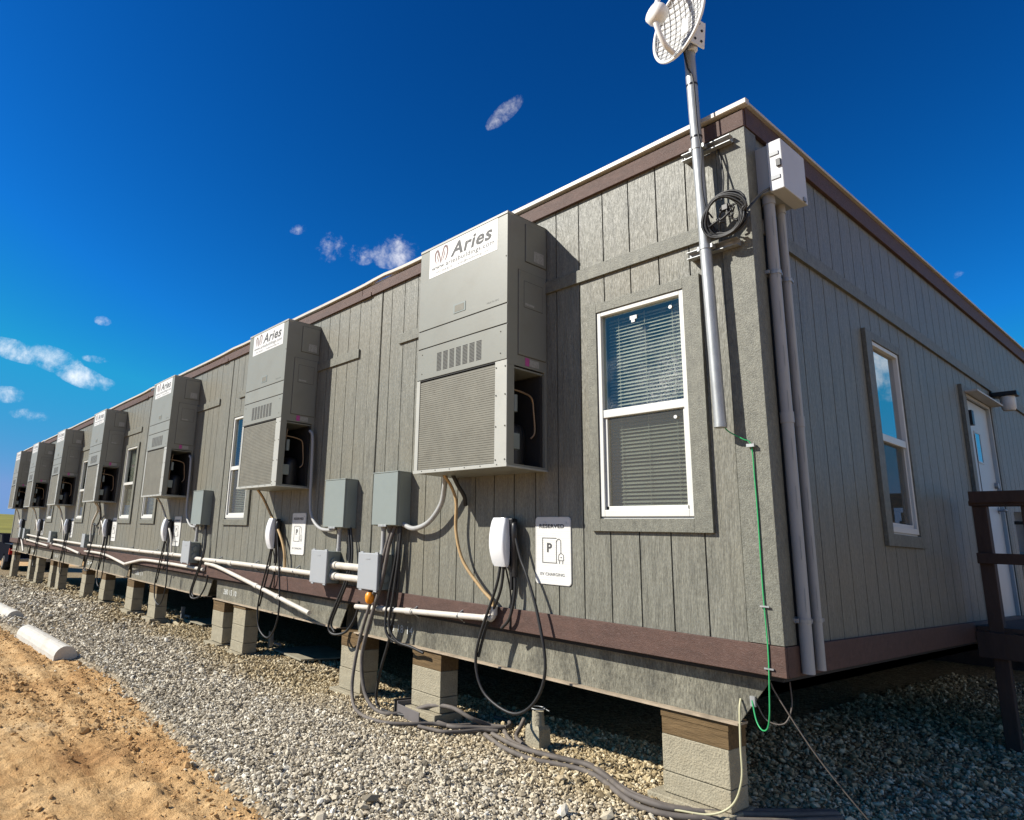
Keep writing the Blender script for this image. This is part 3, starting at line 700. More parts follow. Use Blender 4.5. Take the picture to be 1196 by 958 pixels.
    text_mesh(m, 'www.ariesbuildings.com', sx0+.03, 2.745, .71, .050, yy, 0, .012)
    text_mesh(m, '(972) 264-8272   |   aries@ariesbuildings.com', sx0+.08, 2.714, .60, .024, yy, 0, .006)
    m.build('lettering', LITTXT, st)
    m = MB()
    def stroke(pts, w0):
        pts = [Vector((p[0], 0, p[1])) for p in pts]; out = []
        for i in range(len(pts)-1):
            p0 = pts[i-1] if i else pts[0]*2-pts[1]; p3 = pts[i+2] if i+2 < len(pts) else pts[-1]*2-pts[-2]
            for k in range(6):
                q = k/6; out.append(.5*((2*pts[i])+(pts[i+1]-p0)*q+(2*p0-5*pts[i]+4*pts[i+1]-p3)*q*q+(3*pts[i]-p0-3*pts[i+1]+p3)*q**3))
        out.append(pts[-1]); L_ = []; R_ = []
        for i, p in enumerate(out):
            d_ = (out[min(i+1, len(out)-1)]-out[max(i-1, 0)]).normalized(); nn = Vector((-d_.z, 0, d_.x)); ww = w0*(.35+.65*math.sin(pi*i/(len(out)-1)))
            L_.append(p+nn*ww); R_.append(p-nn*ww)
        k = len(out); m.add([(v.x, yy, v.z) for v in L_+R_], [(i, k+i, k+i+1, i+1) for i in range(k-1)], 0)
    X, Z = sx0+.055, 2.80
    stroke([(X+.085, Z+.0), (X+.07, Z+.06), (X+.045, Z+.115), (X+.02, Z+.10), (X+.015, Z+.055), (X+.03, Z+.01)], .010)
    stroke([(X+.062, Z+.012), (X+.045, Z+.06), (X+.052, Z+.09)], .006)
    stroke([(X+.085, Z+.0), (X+.10, Z+.06), (X+.125, Z+.125), (X+.155, Z+.12), (X+.165, Z+.075), (X+.15, Z+.025), (X+.13, Z+.005)], .010)
    stroke([(X+.105, Z+.012), (X+.125, Z+.06), (X+.130, Z+.095)], .006)
    m.build('ram_logo', MAROON, st)
    # compressor bay contents
    m = MB(); m.tube([(-.17, -.19, 1.12), (-.17, -.19, 1.16), (-.17, -.19, 1.36), (-.17, -.19, 1.42), (-.17, -.19, 1.44)], [.09, .095, .095, .08, .03], 20, spline=False); m.build('compressor', BLACKP, t)
    m = MB(); m.tube([(-.05, -.33, 1.66), (-.045, -.20, 1.65), (-.04, -.12, 1.62), (-.04, -.10, 1.52), (-.04, -.09, 1.38), (-.05, -.12, 1.33)], .007, 8)
    m.tube([(-.09, -.32, 1.14), (-.09, -.31, 1.3), (-.10, -.30, 1.5), (-.10, -.28, 1.75)], .008, 8); m.build('copper_pipe', COPPER, t)
    m = MB(); m.box(-.07, -.34, 1.235, -.02, -.265, 1.345, 0, .003); m.build('terminal_box', GREYE, t)
    m = MB(); m.cyl((-.05, -.29, 1.50), (-.05, -.29, 1.62), .022, 12); m.build('capacitor', GREYE, t)
    return t
hv0 = make_hvac()
HL = ['nearest and largest wall air conditioner, hung between the two-pane corner window and the grey boxes',
      'second wall air conditioner from the near corner, half covering a white window behind it',
      'third wall air conditioner from the near corner, just left of the lone grey electrical box',
      'fourth wall air conditioner from the near corner, left of a fully visible narrow window',
      'fifth wall air conditioner from the near corner, close left of the fourth one',
      'sixth wall air conditioner from the near corner, next to last in the row',
      'farthest wall air conditioner at the far end of the building row']
for i, x in enumerate(HX):
    o = hv0 if i == 0 else copy_tree(hv0)
    o.location = (x, 0, 0); tag(o, HL[i], 'air conditioner', 'wall air conditioners along the front')

# ------------------------------------------------------------------ EV chargers
def make_charger():
    t = empty('ev_charger', (-1.835, 0, .607))
    m = MB(); m.box(-.060, -.088, -.150, .060, -.001, .150, 0, .010); m.box(-.045, -.10, -.165, .045, -.03, -.10, 0, .008)
    m.build('body', BLACKP, t)
    m = MB(); hw, hh = .0775, .172; nu, nv = 16, 14
    def cov(u, v):
        zz = -hh+2*hh*v; q = (v-.5)*2
        w = hw*(1-.10*q*q-(.10*max(0, abs(q)-.86)/.14)**1*1.0)
        dep = .158-.040*q*q*(1.15 if q < 0 else .8)
        a = (u-.5)*2
        if abs(a) < .72: return (w*(a/.72)*.94, -dep+.006*(a/.72)**2, zz)
        k = (abs(a)-.72)/.28; s = 1 if a > 0 else -1
        return (s*w*(.94+.06*math.sin(k*pi/2)), -dep+.006+k*(dep-.092), zz)
    m.grid(cov, nu, nv)
    for v, rv in ((0, False), (1, True)):
        ring = [cov(i/nu, v) for i in range(nu+1)]
        m.add(ring, [list(range(nu+1))] if not rv else [list(range(nu, -1, -1))])
    m.build('front_cover', WHITEG, t)
    # plug handle docked on the right hand side
    m = MB(); m.tube([(.062, -.055, .10), (.098, -.065, .13), (.110, -.075, .08), (.105, -.07, -.02), (.10, -.06, -.15), (.098, -.055, -.235)], [.018]*7+[.024]*8+[.023]*10+[.02]*6, 12, sub=6)
    m.box(.060, -.090, .04, .10, -.03, .17, 0, .008); m.box(.060, -.07, -.33, .082, -.03, -.06, 0, .006)
    m.build('plug_handle', BLACKP, t)
    m = MB(); z0 = -.607
    m.tube([(-.012, -.085, -.160), (-.05, -.095, -.33), (-.20, -.10, -.68), (-.232, -.10, -.89), (-.13, -.10, -1.06), (.13, -.10, -1.125), (.32, -.10, -1.01), (.407, -.10, -.79), (.345, -.10, -.47), (.24, -.09, -.22), (.17, -.08, -.10), (.10, -.075, .10)], .0105, 8)
    m.tube([(.02, -.085, -.160), (-.02, -.08, -.35), (-.16, -.07, -.60), (-.225, -.085, -.82)], .0105, 8)
    m.tube([(.098, -.055, -.23), (.10, -.06, -.36), (.06, -.065, -.52), (-.02, -.06, -.60)], .0105, 8)
    m.tube([(.03, -.08, -.17), (.035, -.03, -.36), (.03, -.03, -.60)], .006, 6)
    m.build('charging_cable', RUBBER, t)
    return t
CX = [-1.835, -5.44, -9.10, -12.70, -16.30, -19.92, -23.1]
CL = ['white car charger below the nearest air conditioner, its black cable looping to the gravel',
      'white car charger below the second air conditioner, above the broken sloping pipe',
      'white car charger left of the lone grey electrical box and third parking sign',
      'fourth white car charger from the near corner, below the fourth air conditioner',
      'fifth white car charger from the near corner, below the fifth air conditioner',
      'sixth white car charger from the near corner, next to last in the row',
      'farthest white car charger, beside the two small boxes at the far end']
ch0 = make_charger()
for i, x in enumerate(CX):
    o = ch0 if i == 0 else copy_tree(ch0)
    o.location = (x, 0, .607 if i < 2 else .60)
    o.scale.x = 1 if i == 0 else (.8 if i < 3 else .6)
    tag(o, CL[i], 'ev charger', 'car chargers along the front wall')

# parking signs
def make_sign():
    t = empty('parking_sign', (-1.585, 0, .338)); w, h, r = .305, .452, .026
    def rr(w0, h0, x0, z0, r_):
        P = []
        for cx, cz, a0 in ((x0+w0-r_, z0+h0-r_, 0), (x0+r_, z0+h0-r_, 90), (x0+r_, z0+r_, 180), (x0+w0-r_, z0+r_, 270)):
            for k in range(7):
                a = R(a0+15*k); P.append((cx+r_*math.cos(a), cz+r_*math.sin(a)))
        return P
    m = MB(); m.prism(rr(w, h, 0, 0, r)[::-1], 'y', -.0075, -.001, 0)
    for i in range(26): m.box(.012, -.0083, .03+i*.0155, w-.012, -.0077, .0335+i*.0155, 0)
    b_ = m.build('board', SIGNM, t)
    m = MB(); o1, i1 = rr(w-.004, h-.004, .002, .002, r), rr(w-.012, h-.012, .006, .006, r-.004); k = len(o1)
    m.add([(p[0], -.0086, p[1]) for p in o1+i1], [(i, (i+1) % k, k+(i+1) % k, k+i) for i in range(k)]); m.build('border', GREYP, t)
    m = MB(); y = -.0092
    text_mesh(m, 'RESERVED', .036, .376, .215, .027, y, 0, .035)
    text_mesh(m, 'EV CHARGING', .045, .058, .205, .019, y, 0, .0)
    text_mesh(m, 'P', .103, .213, .043, .062, y, 0, .03)
    def bar(x0, z0, x1, z1): m.add([(x0, y, z0), (x1, y, z0), (x1, y, z1), (x0, y, z1)], [(0, 1, 2, 3)])
    bar(.062, .306, .185, .311); bar(.062, .146, .067, .306); bar(.062, .141, .190, .146); bar(.181, .146, .186, .290)
    for i in range(8):
        a0, a1 = R(180-22.5*i), R(180-22.5*(i+1)); cx, cz = .204, .285
        m.add([(cx+.020*math.cos(a0), y, cz+.020*math.sin(a0)), (cx+.020*math.cos(a1), y, cz+.020*math.sin(a1)), (cx+.015*math.cos(a1), y, cz+.015*math.sin(a1)), (cx+.015*math.cos(a0), y, cz+.015*math.sin(a0))], [(0, 1, 2, 3)])
    bar(.219, .208, .224, .285); bar(.200, .163, .204, .190); bar(.242, .163, .246, .190); bar(.200, .160, .246, .164)
    for i in range(8):
        a0, a1 = R(180-22.5*i), R(180-22.5*(i+1)); cx, cz = .223, .188
        m.add([(cx+.023*math.cos(a0), y, cz+.022*math.sin(a0)), (cx+.023*math.cos(a1), y, cz+.022*math.sin(a1)), (cx+.019*math.cos(a1), y, cz+.018*math.sin(a1)), (cx+.019*math.cos(a0), y, cz+.018*math.sin(a0))], [(0, 1, 2, 3)])
    bar(.207, .140, .212, .160); bar(.234, .140, .239, .160); bar(.219, .178, .227, .186)
    m.build('lettering', LITTXT, t)
    m = MB(); m.cyl((.085, -.012, .412), (.085, -.008, .412), .007, 10); m.cyl((.265, -.012, .412), (.265, -.008, .412), .007, 10); m.build('screw', VINYL, t)
    return t
sg0 = make_sign()
SLB = ['largest reserved parking sign, on the wall right of the nearest white charger',
       'second reserved parking sign from the near corner, left of the middle grey electrical box',
       'third reserved parking sign from the near corner, left of the lone grey electrical box',
       'fourth reserved parking sign from the near corner, left of the fully visible narrow window',
       'fifth reserved parking sign from the near corner', 'sixth and farthest reserved parking sign on the front wall']
for i, x in enumerate([-1.588, -5.135, -8.98, -12.55, -16.30, -20.0]):
    o = sg0 if i == 0 else copy_tree(sg0)
    o.location = (x, 0, [.338, .39, .365, .35, .34, .33][i]); tag(o, SLB[i], 'sign', 'reserved parking signs')

# ------------------------------------------------------------------ electrical boxes
def make_ebox(x, z, w, h, d):
    t = empty('electrical_box', (x, 0, z))
    m = MB(); m.box(0, -d+.02, 0, w, -.001, h, 0, .003); m.box(-.003, -d-.004, h-.003, w+.003, -.002, h+.006, 0, .002); m.build('enclosure', GREYE, t)
    m = MB(); m.box(.003, -d, .006, w-.003, -d+.0195, h-.005, 0, .003); dd = m.build('cover', GREYE, t)
    m = MB(); m.box(w*.30, -d-.006, -.010, w*.62, -d+.006, .008, 0, .002); m.build('hasp', GALV, dd)
    return t
EB = [(-3.385, .711, .367, .470, .155, 'large grey-green electrical box just left of the nearest air conditioner'),
      (-4.235, .685, .372, .470, .150, 'middle grey-green electrical box right of the second parking sign'),
      (-7.915, .690, .385, .478, .145, 'lone grey-green electrical box right of the third air conditioner')]
for a in EB: tag(make_ebox(*a[:5]), a[5], 'electrical box', 'tall grey electrical boxes')
def make_jbox(x, z, w, h, d):
    t = empty('junction_box', (x, 0, z))
    m = MB(); m.box(0.006, -d+.022, .006, w-.006, -.001, h-.006, 0, .008); 
    for zz in (h*.34, h*.68): m.cyl((w-.006, -d*.5, zz), (w+.018, -d*.5, zz), .036, 18)
    m.build('enclosure', BLACKP if False else GREYE, t)
    m = MB(); m.box(0, -d, 0, w, -d+.0215, h, 0, .007)
    for xx in (.03, w-.05):
        m.box(xx, -d+.002, -.012, xx+.045, -d+.016, .004, 0, .002); m.box(xx, -d+.002, h-.004, xx+.045, -d+.016, h+.010, 0, .002)
    m.box(w*.4, -d-.003, h-.055, w*.62, -d-.0005, h-.048)
    m.build('lid', GREYJ, t)
    return t
JB = [(-3.545, .15, .305, .318, .170, 'pale grey junction box above the orange connector, below the large electrical box'),
      (-4.395, .145, .305, .318, .170, 'pale grey junction box left of the two short pipes'),
      (-8.115, .152, .310, .300, .160, 'pale grey junction box under the lone electrical box'),
      (-14.35, .17, .27, .28, .150, 'junction box on the far pipe run below the fourth air conditioner'),
      (-18.05, .18, .27, .28, .150, 'small junction box on the pipes below the fifth air conditioner'),
      (-22.95, .20, .24, .30, .150, 'leftmost of the two small pale boxes at the far end'),
      (-22.15, .18, .26, .30, .150, 'right one of the two small pale boxes at the far end')]
for a in JB: tag(make_jbox(*a[:5]), a[5], 'junction box', 'pale junction boxes on the pipes')

def thing_tube(name, label, cat, runs, r, mat, n=10, group=None, couplings=None, straps=None, sub=6, spline=True):
    p = Vector(runs[0][0]); 
    m = MB()
    for k, pts in enumerate(runs):
        m.tube([Vector(q)-p for q in pts], r[k] if isinstance(r, (list, tuple)) else r, n, sub=sub, spline=spline)
    for a, b_ in (couplings or []):
        m.cyl(Vector(a)-p, Vector(b_)-p, (r if not isinstance(r, (list, tuple)) else r[0])*1.22, 14)
    t = m.build(name, mat); t.location = p
    tag(t, label, cat, group)
    if straps:
        rr = (r if not isinstance(r, (list, tuple)) else r[0])
        for sx_, sz_ in straps:
            q = MB(); q.tube([(sx_-.0001, -.002, sz_-rr*2.2), (sx_, -.03-rr*.2, sz_-rr*1.3), (sx_, -.062-rr, sz_), (sx_, -.03-rr*.2, sz_+rr*1.3), (sx_+.0001, -.002, sz_+rr*2.2)], .007, 6)
            so = q.build('strap', GALV, t, -p)
    return t
PR = .0225
pg = 'white plastic conduits along the front wall'
def coup(a, b_, k):   # coupling on the line a-b at fraction k
    a, b_ = Vector(a), Vector(b_); c = a.lerp(b_, k); d = (b_-a).normalized()*.04; return (c-d, c+d)
a, c = (-3.70, -.06, -.026), (-1.985, -.06, .062)
thing_tube('pipe_conduit', 'white pipe from the orange connector to the tan flexible conduit near the charger', 'pipe', [[a, c], [(-2.02, -.06, .06), (-1.95, -.06, .07), (-1.935, -.06, .14)]], PR, PVC, 14, pg, [coup(a, c, .23), coup(a, c, .46), ((-2.03, -.06, .058), (-1.96, -.06, .066)), ((-1.938, -.06, .09), (-1.934, -.06, .15))], [(-2.85, .018), (-2.3, .046)])
for zz, dx, lb in ((.327, 0, 'upper of two short white pipes between the pale junction boxes'), (.223, .0, 'lower of two short white pipes between the pale junction boxes')):
    thing_tube('pipe_conduit', lb, 'pipe', [[(-4.09, -.085, zz), (-3.53, -.085, zz)]], .032, PVC, 16, pg, [((-4.10, -.085, zz), (-4.02, -.085, zz))])
a, c = (-7.80, -.06, .222), (-4.38, -.06, .218)
thing_tube('pipe_conduit', 'long white upper pipe running under the second charger and sign', 'pipe', [[a, (-6.2, -.06, .226), c]], .027, PVC, 14, pg, [coup(a, c, .36), coup(a, c, .72)], [(-7.0, .225), (-5.9, .225), (-4.9, .22)])
a, c = (-7.42, -.05, .172), (-4.47, -.10, -.165)
thing_tube('broken_conduit', 'broken white pipe sloping down loose across the steel beam', 'pipe', [[a, (-7.0, -.055, .150), (-6.0, -.07, .03), c]], .0235, PVC, 14, pg, [coup((-6.0, -.07, .03), c, .15), coup((-6.0, -.07, .03), c, .52)])
a, c = (-14.10, -.06, .222), (-8.11, -.06, .24)
thing_tube('pipe_conduit', 'long white upper pipe between third and fourth chargers', 'pipe', [[a, (-11, -.06, .228), c]], .027, PVC, 12, pg, [coup(a, c, .3), coup(a, c, .62), coup(a, c, .9)], [(-13, .225), (-11, .228), (-9.6, .235)])
thing_tube('pipe_conduit', 'lower white pipe with a sagging kink between third and fourth chargers', 'pipe', [[(-14.3, -.055, .085), (-13.4, -.055, .09), (-12.5, -.055, .07), (-11.16, -.06, -.035)], [(-11.2, -.06, -.03), (-10.6, -.055, .045), (-10.07, -.055, .092), (-8.76, -.055, .096), (-7.47, -.055, .088)]], .024, PVC, 12, pg)
thing_tube('pipe_conduit', 'far upper white pipe between fourth and fifth chargers', 'pipe', [[(-17.78, -.06, .25), (-14.35, -.06, .225)]], .026, PVC, 10, pg)
thing_tube('pipe_conduit', 'far lower white pipe sloping down to the fourth junction box', 'pipe', [[(-18.1, -.055, .14), (-16.5, -.055, .11), (-14.8, -.06, .02)]], .026, PVC, 10, pg)
thing_tube('pipe_conduit', 'farthest upper white pipe on the front wall', 'pipe', [[(-21.9, -.06, .30), (-18.05, -.06, .235)]], .026, PVC, 10, pg)
thing_tube('pipe_conduit', 'farthest lower white pipe on the front wall', 'pipe', [[(-22.2, -.055, .16), (-18.4, -.06, .07)]], .026, PVC, 10, pg)
thing_tube('broken_conduit', 'short white pipe hanging slanted below the far end boxes', 'pipe', [[(-22.9, -.06, .19), (-22.0, -.08, -.20)]], .024, PVC, 10, pg)
# risers between electrical box and junction box
rg = 'vertical pipes below the electrical boxes'
for x, z0_, z1_, lb in ((-3.30, .465, .713, 'vertical pipe under the large electrical box'), (-4.03, .46, .687, 'vertical pipe under the middle electrical box'), (-7.80, .455, .692, 'vertical pipe under the lone electrical box')):
    thing_tube('pipe_riser', lb, 'pipe', [[(x, -.075, z0_), (x, -.075, z1_)]], .022, PVCG, 12, rg, [((x, -.075, z1_-.03), (x, -.075, z1_)), ((x, -.075, z0_), (x, -.075, z0_+.03))])
# flexible whips from the air conditioners
wg = 'flexible conduits from air conditioners to boxes'
thing_tube('flexible_conduit', 'dark flexible conduit curving from the nearest air conditioner to the large electrical box', 'conduit', [[(-2.40, -.15, 1.11), (-2.43, -.13, 1.02), (-2.50, -.10, .885), (-2.66, -.09, .745), (-2.86, -.08, .692), (-3.02, -.07, .725)]], .021, PVCG, 12, wg)
for dx, lb in ((0, 'flexible conduit hanging from the second air conditioner to the middle electrical box'), (-3.69, 'flexible conduit hanging from the third air conditioner to the lone electrical box')):
    thing_tube('flexible_conduit', lb, 'conduit', [[(-4.79+dx, -.06, 1.74), (-4.73+dx, -.055, 1.66), (-4.70+dx, -.055, 1.25), (-4.68+dx, -.055, .93), (-4.60+dx, -.055, .77), (-4.42+dx, -.06, .675), (-4.16+dx, -.07, .665), (-4.14+dx, -.07, .70)]], .017, PVCG, 10, wg)
thing_tube('flexible_conduit', 'pale conduit hooking down from the fourth air conditioner toward the far junction box', 'conduit', [[(-13.2, -.2, 1.1), (-13.4, -.12, .95), (-13.85, -.08, .72), (-13.95, -.07, .55), (-13.9, -.07, .30)]], .022, PVC, 10, wg)
thing_tube('flexible_conduit', 'black conduit hooking down from the fourth air conditioner beside a pale one', 'conduit', [[(-13.0, -.2, 1.1), (-13.1, -.12, .85), (-13.4, -.08, .66), (-13.8, -.08, .67)]], .016, RUBBER, 10, wg)
tg = 'tan flexible conduits below the air conditioners'
tp = [(-2.36, -.20, 1.11), (-2.355, -.12, 1.02), (-2.335, -.085, .90), (-2.335, -.08, .68), (-2.255, -.075, .456), (-2.064, -.065, .27), (-1.955, -.06, .19), (-1.936, -.06, .13)]
o = thing_tube('tan_conduit', 'tan flexible conduit curving from the nearest air conditioner down beside its charger', 'conduit', [tp], .0125, TAN, 10, tg)
TL = ['pale conduit slanting behind the second white charger to the upper pipe', 'pale conduit slanting behind the third white charger', 'pale conduit above the fourth white charger', 'pale conduits above the fifth white charger', 'pale conduits above the sixth white charger', 'pale conduits above the farthest white charger']
for k, lb in enumerate(TL):
    x = HX[k+1]; q = [(x-.88, -.2, 1.11), (x-.86, -.12, 1.0), (x-.70, -.08, .80), (x-.48, -.07, .60), (x-.36, -.065, .42), (x-.32, -.06, .23)]
    m_ = [q] if k < 2 else [q, [(x-.72, -.2, 1.11), (x-.70, -.12, .95), (x-.66, -.08, .75), (x-.72, -.07, .45)]]
    thing_tube('tan_conduit', lb, 'conduit', m_, .016, PVC if k > 0 else TAN, 8, tg)
# dark drain hose stub under unit one
thing_tube('drain_hose', 'short black hose end under the nearest air conditioner beside the tan conduit', 'hose', [[(-2.30, -.16, 1.11), (-2.29, -.11, 1.03), (-2.27, -.06, .95), (-2.285, -.03, .88)]], .016, RUBBER, 10)
# orange connector
t = empty('orange_connector', (-3.36, -.15, .085)); tag(t, 'round orange cable connector under the pale junction box', 'connector')
m = MB(); m.tube([(0, 0, -.052), (0, 0, -.035), (0, 0, 0), (0, 0, .025), (0, 0, .045)], [.02, .037, .043, .040, .026], 18, spline=False); m.build('shell', ORANGE, t)
m = MB(); m.cyl((0, 0, .045), (0, 0, .065), .018, 12); m.build('collar', BLACKP, t)

# ------------------------------------------------------------------ cables
cg = 'dark supply cables hanging from the electrical boxes'
ZG = lambda x, h: float(gz(x))+h
thing_tube('supply_cable', 'thick dusty cable falling from the large electrical box and arching over the black tray', 'cable', [[(-3.13, -.075, .71), (-3.16, -.11, .55), (-3.235, -.12, .226), (-3.40, -.13, -.20), (-3.45, -.14, -.45), (-3.36, -.16, -.68), (-3.20, -.17, -.785), (-3.03, -.14, -.80), (-2.93, .0, -.775), (-2.75, .06, -.70), (-2.52, .09, -.67), (-2.36, .15, -.72), (-2.30, .30, -.775), (-2.24, .36, -.785)]], .017, DUSTY, 10, cg)
thing_tube('supply_cable', 'thick dusty cable from the large electrical box lying outermost on the gravel', 'cable', [[(-3.18, -.075, .71), (-3.22, -.11, .5), (-3.30, -.13, .2), (-3.47, -.15, -.25), (-3.50, -.19, -.60), (-3.40, -.24, -.78), (-3.15, -.34, -.80), (-2.95, -.37, -.795), (-2.78, -.33, -.79), (-2.66, -.20, -.785), (-2.58, -.05, -.782), (-2.46, .04, -.78), (-2.36, .24, -.775), (-2.2, .36, -.77)]], .015, DUSTY, 10, cg)
thing_tube('supply_cable', 'black cable dropping straight from the large electrical box behind the dusty ones', 'cable', [[(-3.10, -.06, .71), (-3.08, -.06, .4), (-3.09, -.06, .1), (-3.22, -.02, -.25), (-3.36, .0, -.55), (-3.42, .02, -.80), (-3.1, -.1, -.80), (-2.8, -.02, -.79)]], .013, RUBBER, 8, cg)
thing_tube('supply_cable', 'black cable from the large electrical box hooking under the steel beam', 'cable', [[(-3.05, -.07, .71), (-3.06, -.08, .45), (-3.10, -.09, .12), (-3.14, -.09, -.12), (-3.05, -.07, -.24), (-2.90, -.03, -.27), (-2.78, .0, -.30)], [(-3.08, -.06, .71), (-3.12, -.07, .4), (-3.20, -.08, .0), (-3.17, -.085, -.20), (-3.02, -.04, -.27)]], .012, RUBBER, 8, cg)
for dx, lb in ((0, 'black cable loop hanging below the pipes near the middle electrical box'), (-3.66, 'black cable loop hanging below the lone electrical box'), (-9.9, 'black cable loop hanging below the fourth junction box')):
    thing_tube('cable_loop', lb, 'cable', [[(-3.90+dx, -.06, .69), (-3.84+dx, -.065, .42), (-3.86+dx, -.085, .20), (-4.0+dx, -.10, -.06), (-4.09+dx, -.10, -.24), (-4.02+dx, -.09, -.31), (-3.86+dx, -.05, -.27), (-3.74+dx, -.03, -.12), (-3.70+dx, -.03, .02)], [(-3.86+dx, -.06, .69), (-3.80+dx, -.065, .44), (-3.82+dx, -.08, .22), (-3.97+dx, -.09, -.05), (-4.06+dx, -.09, -.22), (-4.0+dx, -.085, -.29)]], .012, RUBBER, 8, 'black cable loops below the boxes')
gg = 'dusty cables lying on the gravel'
def on_ground(pts, h): return [(x, y, max(float(gz(x)), float(gravel_z(np.array([x]), np.array([y]))[0]))+h) for x, y in pts]
thing_tube('ground_cable', 'dusty cable loop doubling back on the gravel between the tray and the stub', 'cable', [on_ground([(-2.76, .26), (-2.80, .14), (-2.70, .05), (-2.57, .02), (-2.42, .03), (-2.33, .16), (-2.235, .28), (-2.21, .36), (-2.26, .47), (-2.36, .53), (-2.48, .53)], .03)], .016, DUSTY, 10, gg)
thing_tube('ground_cable', 'dusty cable on the gravel in front of the looped one', 'cable', [on_ground([(-2.62, -.16), (-2.50, -.13), (-2.40, -.10), (-2.33, .02), (-2.28, .18), (-2.20, .27)], .018)], .015, DUSTY, 10, gg)
r1 = [(-2.176, .111), (-1.911, -.007), (-1.723, -.051), (-1.566, -.057), (-1.412, .009), (-1.253, .05), (-1.088, .0), (-.873, -.134), (-.71, -.21), (-.554, -.17), (-.40, -.03), (-.2, .24), (-.02, .6)]
r2 = [(-2.132, .141), (-1.898, .07), (-1.734, .05), (-1.551, .07), (-1.40, .11), (-1.271, .13), (-1.067, .03), (-.893, -.085), (-.77, -.135), (-.603, -.11), (-.44, .02), (-.25, .27), (-.05, .62)]
r3 = [(-2.16, .30), (-1.96, .15), (-1.75, .085), (-1.56, .11), (-1.41, .15), (-1.27, .165), (-1.08, .06), (-.90, -.045), (-.76, -.09), (-.60, -.06), (-.47, .06), (-.30, .30), (-.08, .66)]
for p_, h, lb in ((r1, .020, 'front one of three dusty cables trailing past the near concrete pier'), (r2, .030, 'middle one of three dusty cables trailing past the near concrete pier'), (r3, .022, 'back one of three dusty cables trailing past the near concrete pier')):
    thing_tube('ground_cable', lb, 'cable', [on_ground(p_, h)], .017, DUSTY, 10, gg)
thing_tube('ground_cable', 'short dusty cable rising out of the shade beside the concrete stub', 'cable', [[(-2.10, .45, -.70), (-2.06, .36, -.745), (-1.97, .22, -.765), (-1.80, .10, -.755)]], .015, DUSTY, 8, gg)

# green ground wire etc.
thing_tube('ground_wire', 'thin green wire from the mast foot down the corner to the beam end', 'wire', [[(-.19, -.07, 1.28), (-.165, -.06, 1.245), (-.10, -.045, 1.20), (-.066, -.03, 1.165), (-.062, -.026, .98), (-.06, -.026, .75), (-.062, -.026, .42), (-.056, -.03, .12), (-.066, -.03, -.10), (-.075, -.025, -.19), (-.10, .0, -.255), (-.14, .03, -.275), (-.175, .05, -.24), (-.20, .07, -.15)]], .0037, GREENW, 8)
gw = bpy.data.objects['ground_wire']
for q in ((-.08, -.034, .33, -.035, -.026, .338), (-.08, -.034, .03, -.035, -.026, .038), (-.085, -.046, 1.155, -.045, -.026, 1.172), (-.21, .068, -.18, -.185, .083, -.13)):
    MB().box(*q).build('wire_clip', GALV, gw, -Vector(gw.location))
thing_tube('ground_wire', 'cream wire bowing from the beam end down to the near pier foot', 'wire', [[(-.262, .078, -.155), (-.258, .05, -.21), (-.250, .02, -.37), (-.250, .01, -.53), (-.30, .0, -.66), (-.40, -.04, -.728), (-.56, -.1, -.745)]], .0055, CREAMW, 8)
thing_tube('guy_cable', 'thin grey cable slanting from the corner down into the shaded gravel', 'cable', [[(-.115, .10, -.05), (-.09, .12, -.12), (.03, .22, -.38), (.17, .34, -.62), (.26, .42, -.745)]], .0038, DUSTY, 8)
thing_tube('guy_cable', 'small slack grey cable loop behind the green wire', 'cable', [[(-.19, .09, -.16), (-.15, .11, -.24), (-.08, .14, -.245), (-.045, .16, -.16), (-.045, .16, -.04)]], .0035, DUSTY, 8)

# ------------------------------------------------------------------ antenna mast at the corner
t = empty('antenna_mast', (-.19, -.10, 1.27)); tag(t, 'galvanised steel mast pole strapped to the building corner', 'mast')
top = Vector((-.05, 0, 2.42))
m = MB(); m.cyl((0, 0, 0), tuple(top), .032, 20); m.cyl((.0, 0, -.004), (0, 0, .02), .034, 20); m.build('pole', GALV, t)
for z, nm in ((3.00, 'upper'), (2.34, 'lower')):
    m = MB(); zz = z-1.27; fx = -.05*zz/2.42
    m.box(-.155, .030, zz-.022, .145, .071, zz-.018); m.box(-.155, .030, zz+.018, .145, .071, zz+.022); m.box(-.155, .067, zz-.018, .145, .071, zz+.018)
    m.box(-.155, .071, zz-.016, -.12, .099, zz+.016); m.box(.11, .071, zz-.016, .145, .081, zz+.016)
    st = m.build('strut_bracket', GALV, t)
    m = MB(); m.cyl((fx, 0, zz-.014), (fx, 0, zz+.014), .0355, 20); m.box(fx-.045, -.012, zz-.012, fx-.032, .03, zz+.012); m.box(fx+.032, -.012, zz-.012, fx+.045, .03, zz+.012); m.build('clamp', GALV, st)
m = MB()
for zz in (1.80, 2.17): m.cyl((-.05*zz/2.42, 0, zz-.006), (-.05*zz/2.42, 0, zz+.006), .0345, 18)
m.build('cable_tie', BLACKP, t)
# cable from the dish down to the coil
thing_tube('antenna_cable', 'thin black cable running down the mast from the dish to the coil', 'cable', [[(-.26, -.13, 3.69), (-.235, -.14, 3.55), (-.205, -.139, 3.44), (-.195, -.142, 3.1), (-.18, -.142, 2.95), (-.19, -.142, 2.75), (-.18, -.135, 2.58), (-.15, -.12, 2.50)], [(-.10, -.10, 2.60), (-.10, -.06, 2.75), (-.12, -.035, 2.90), (-.14, -.03, 2.99)]], .0048, RUBBER, 8)
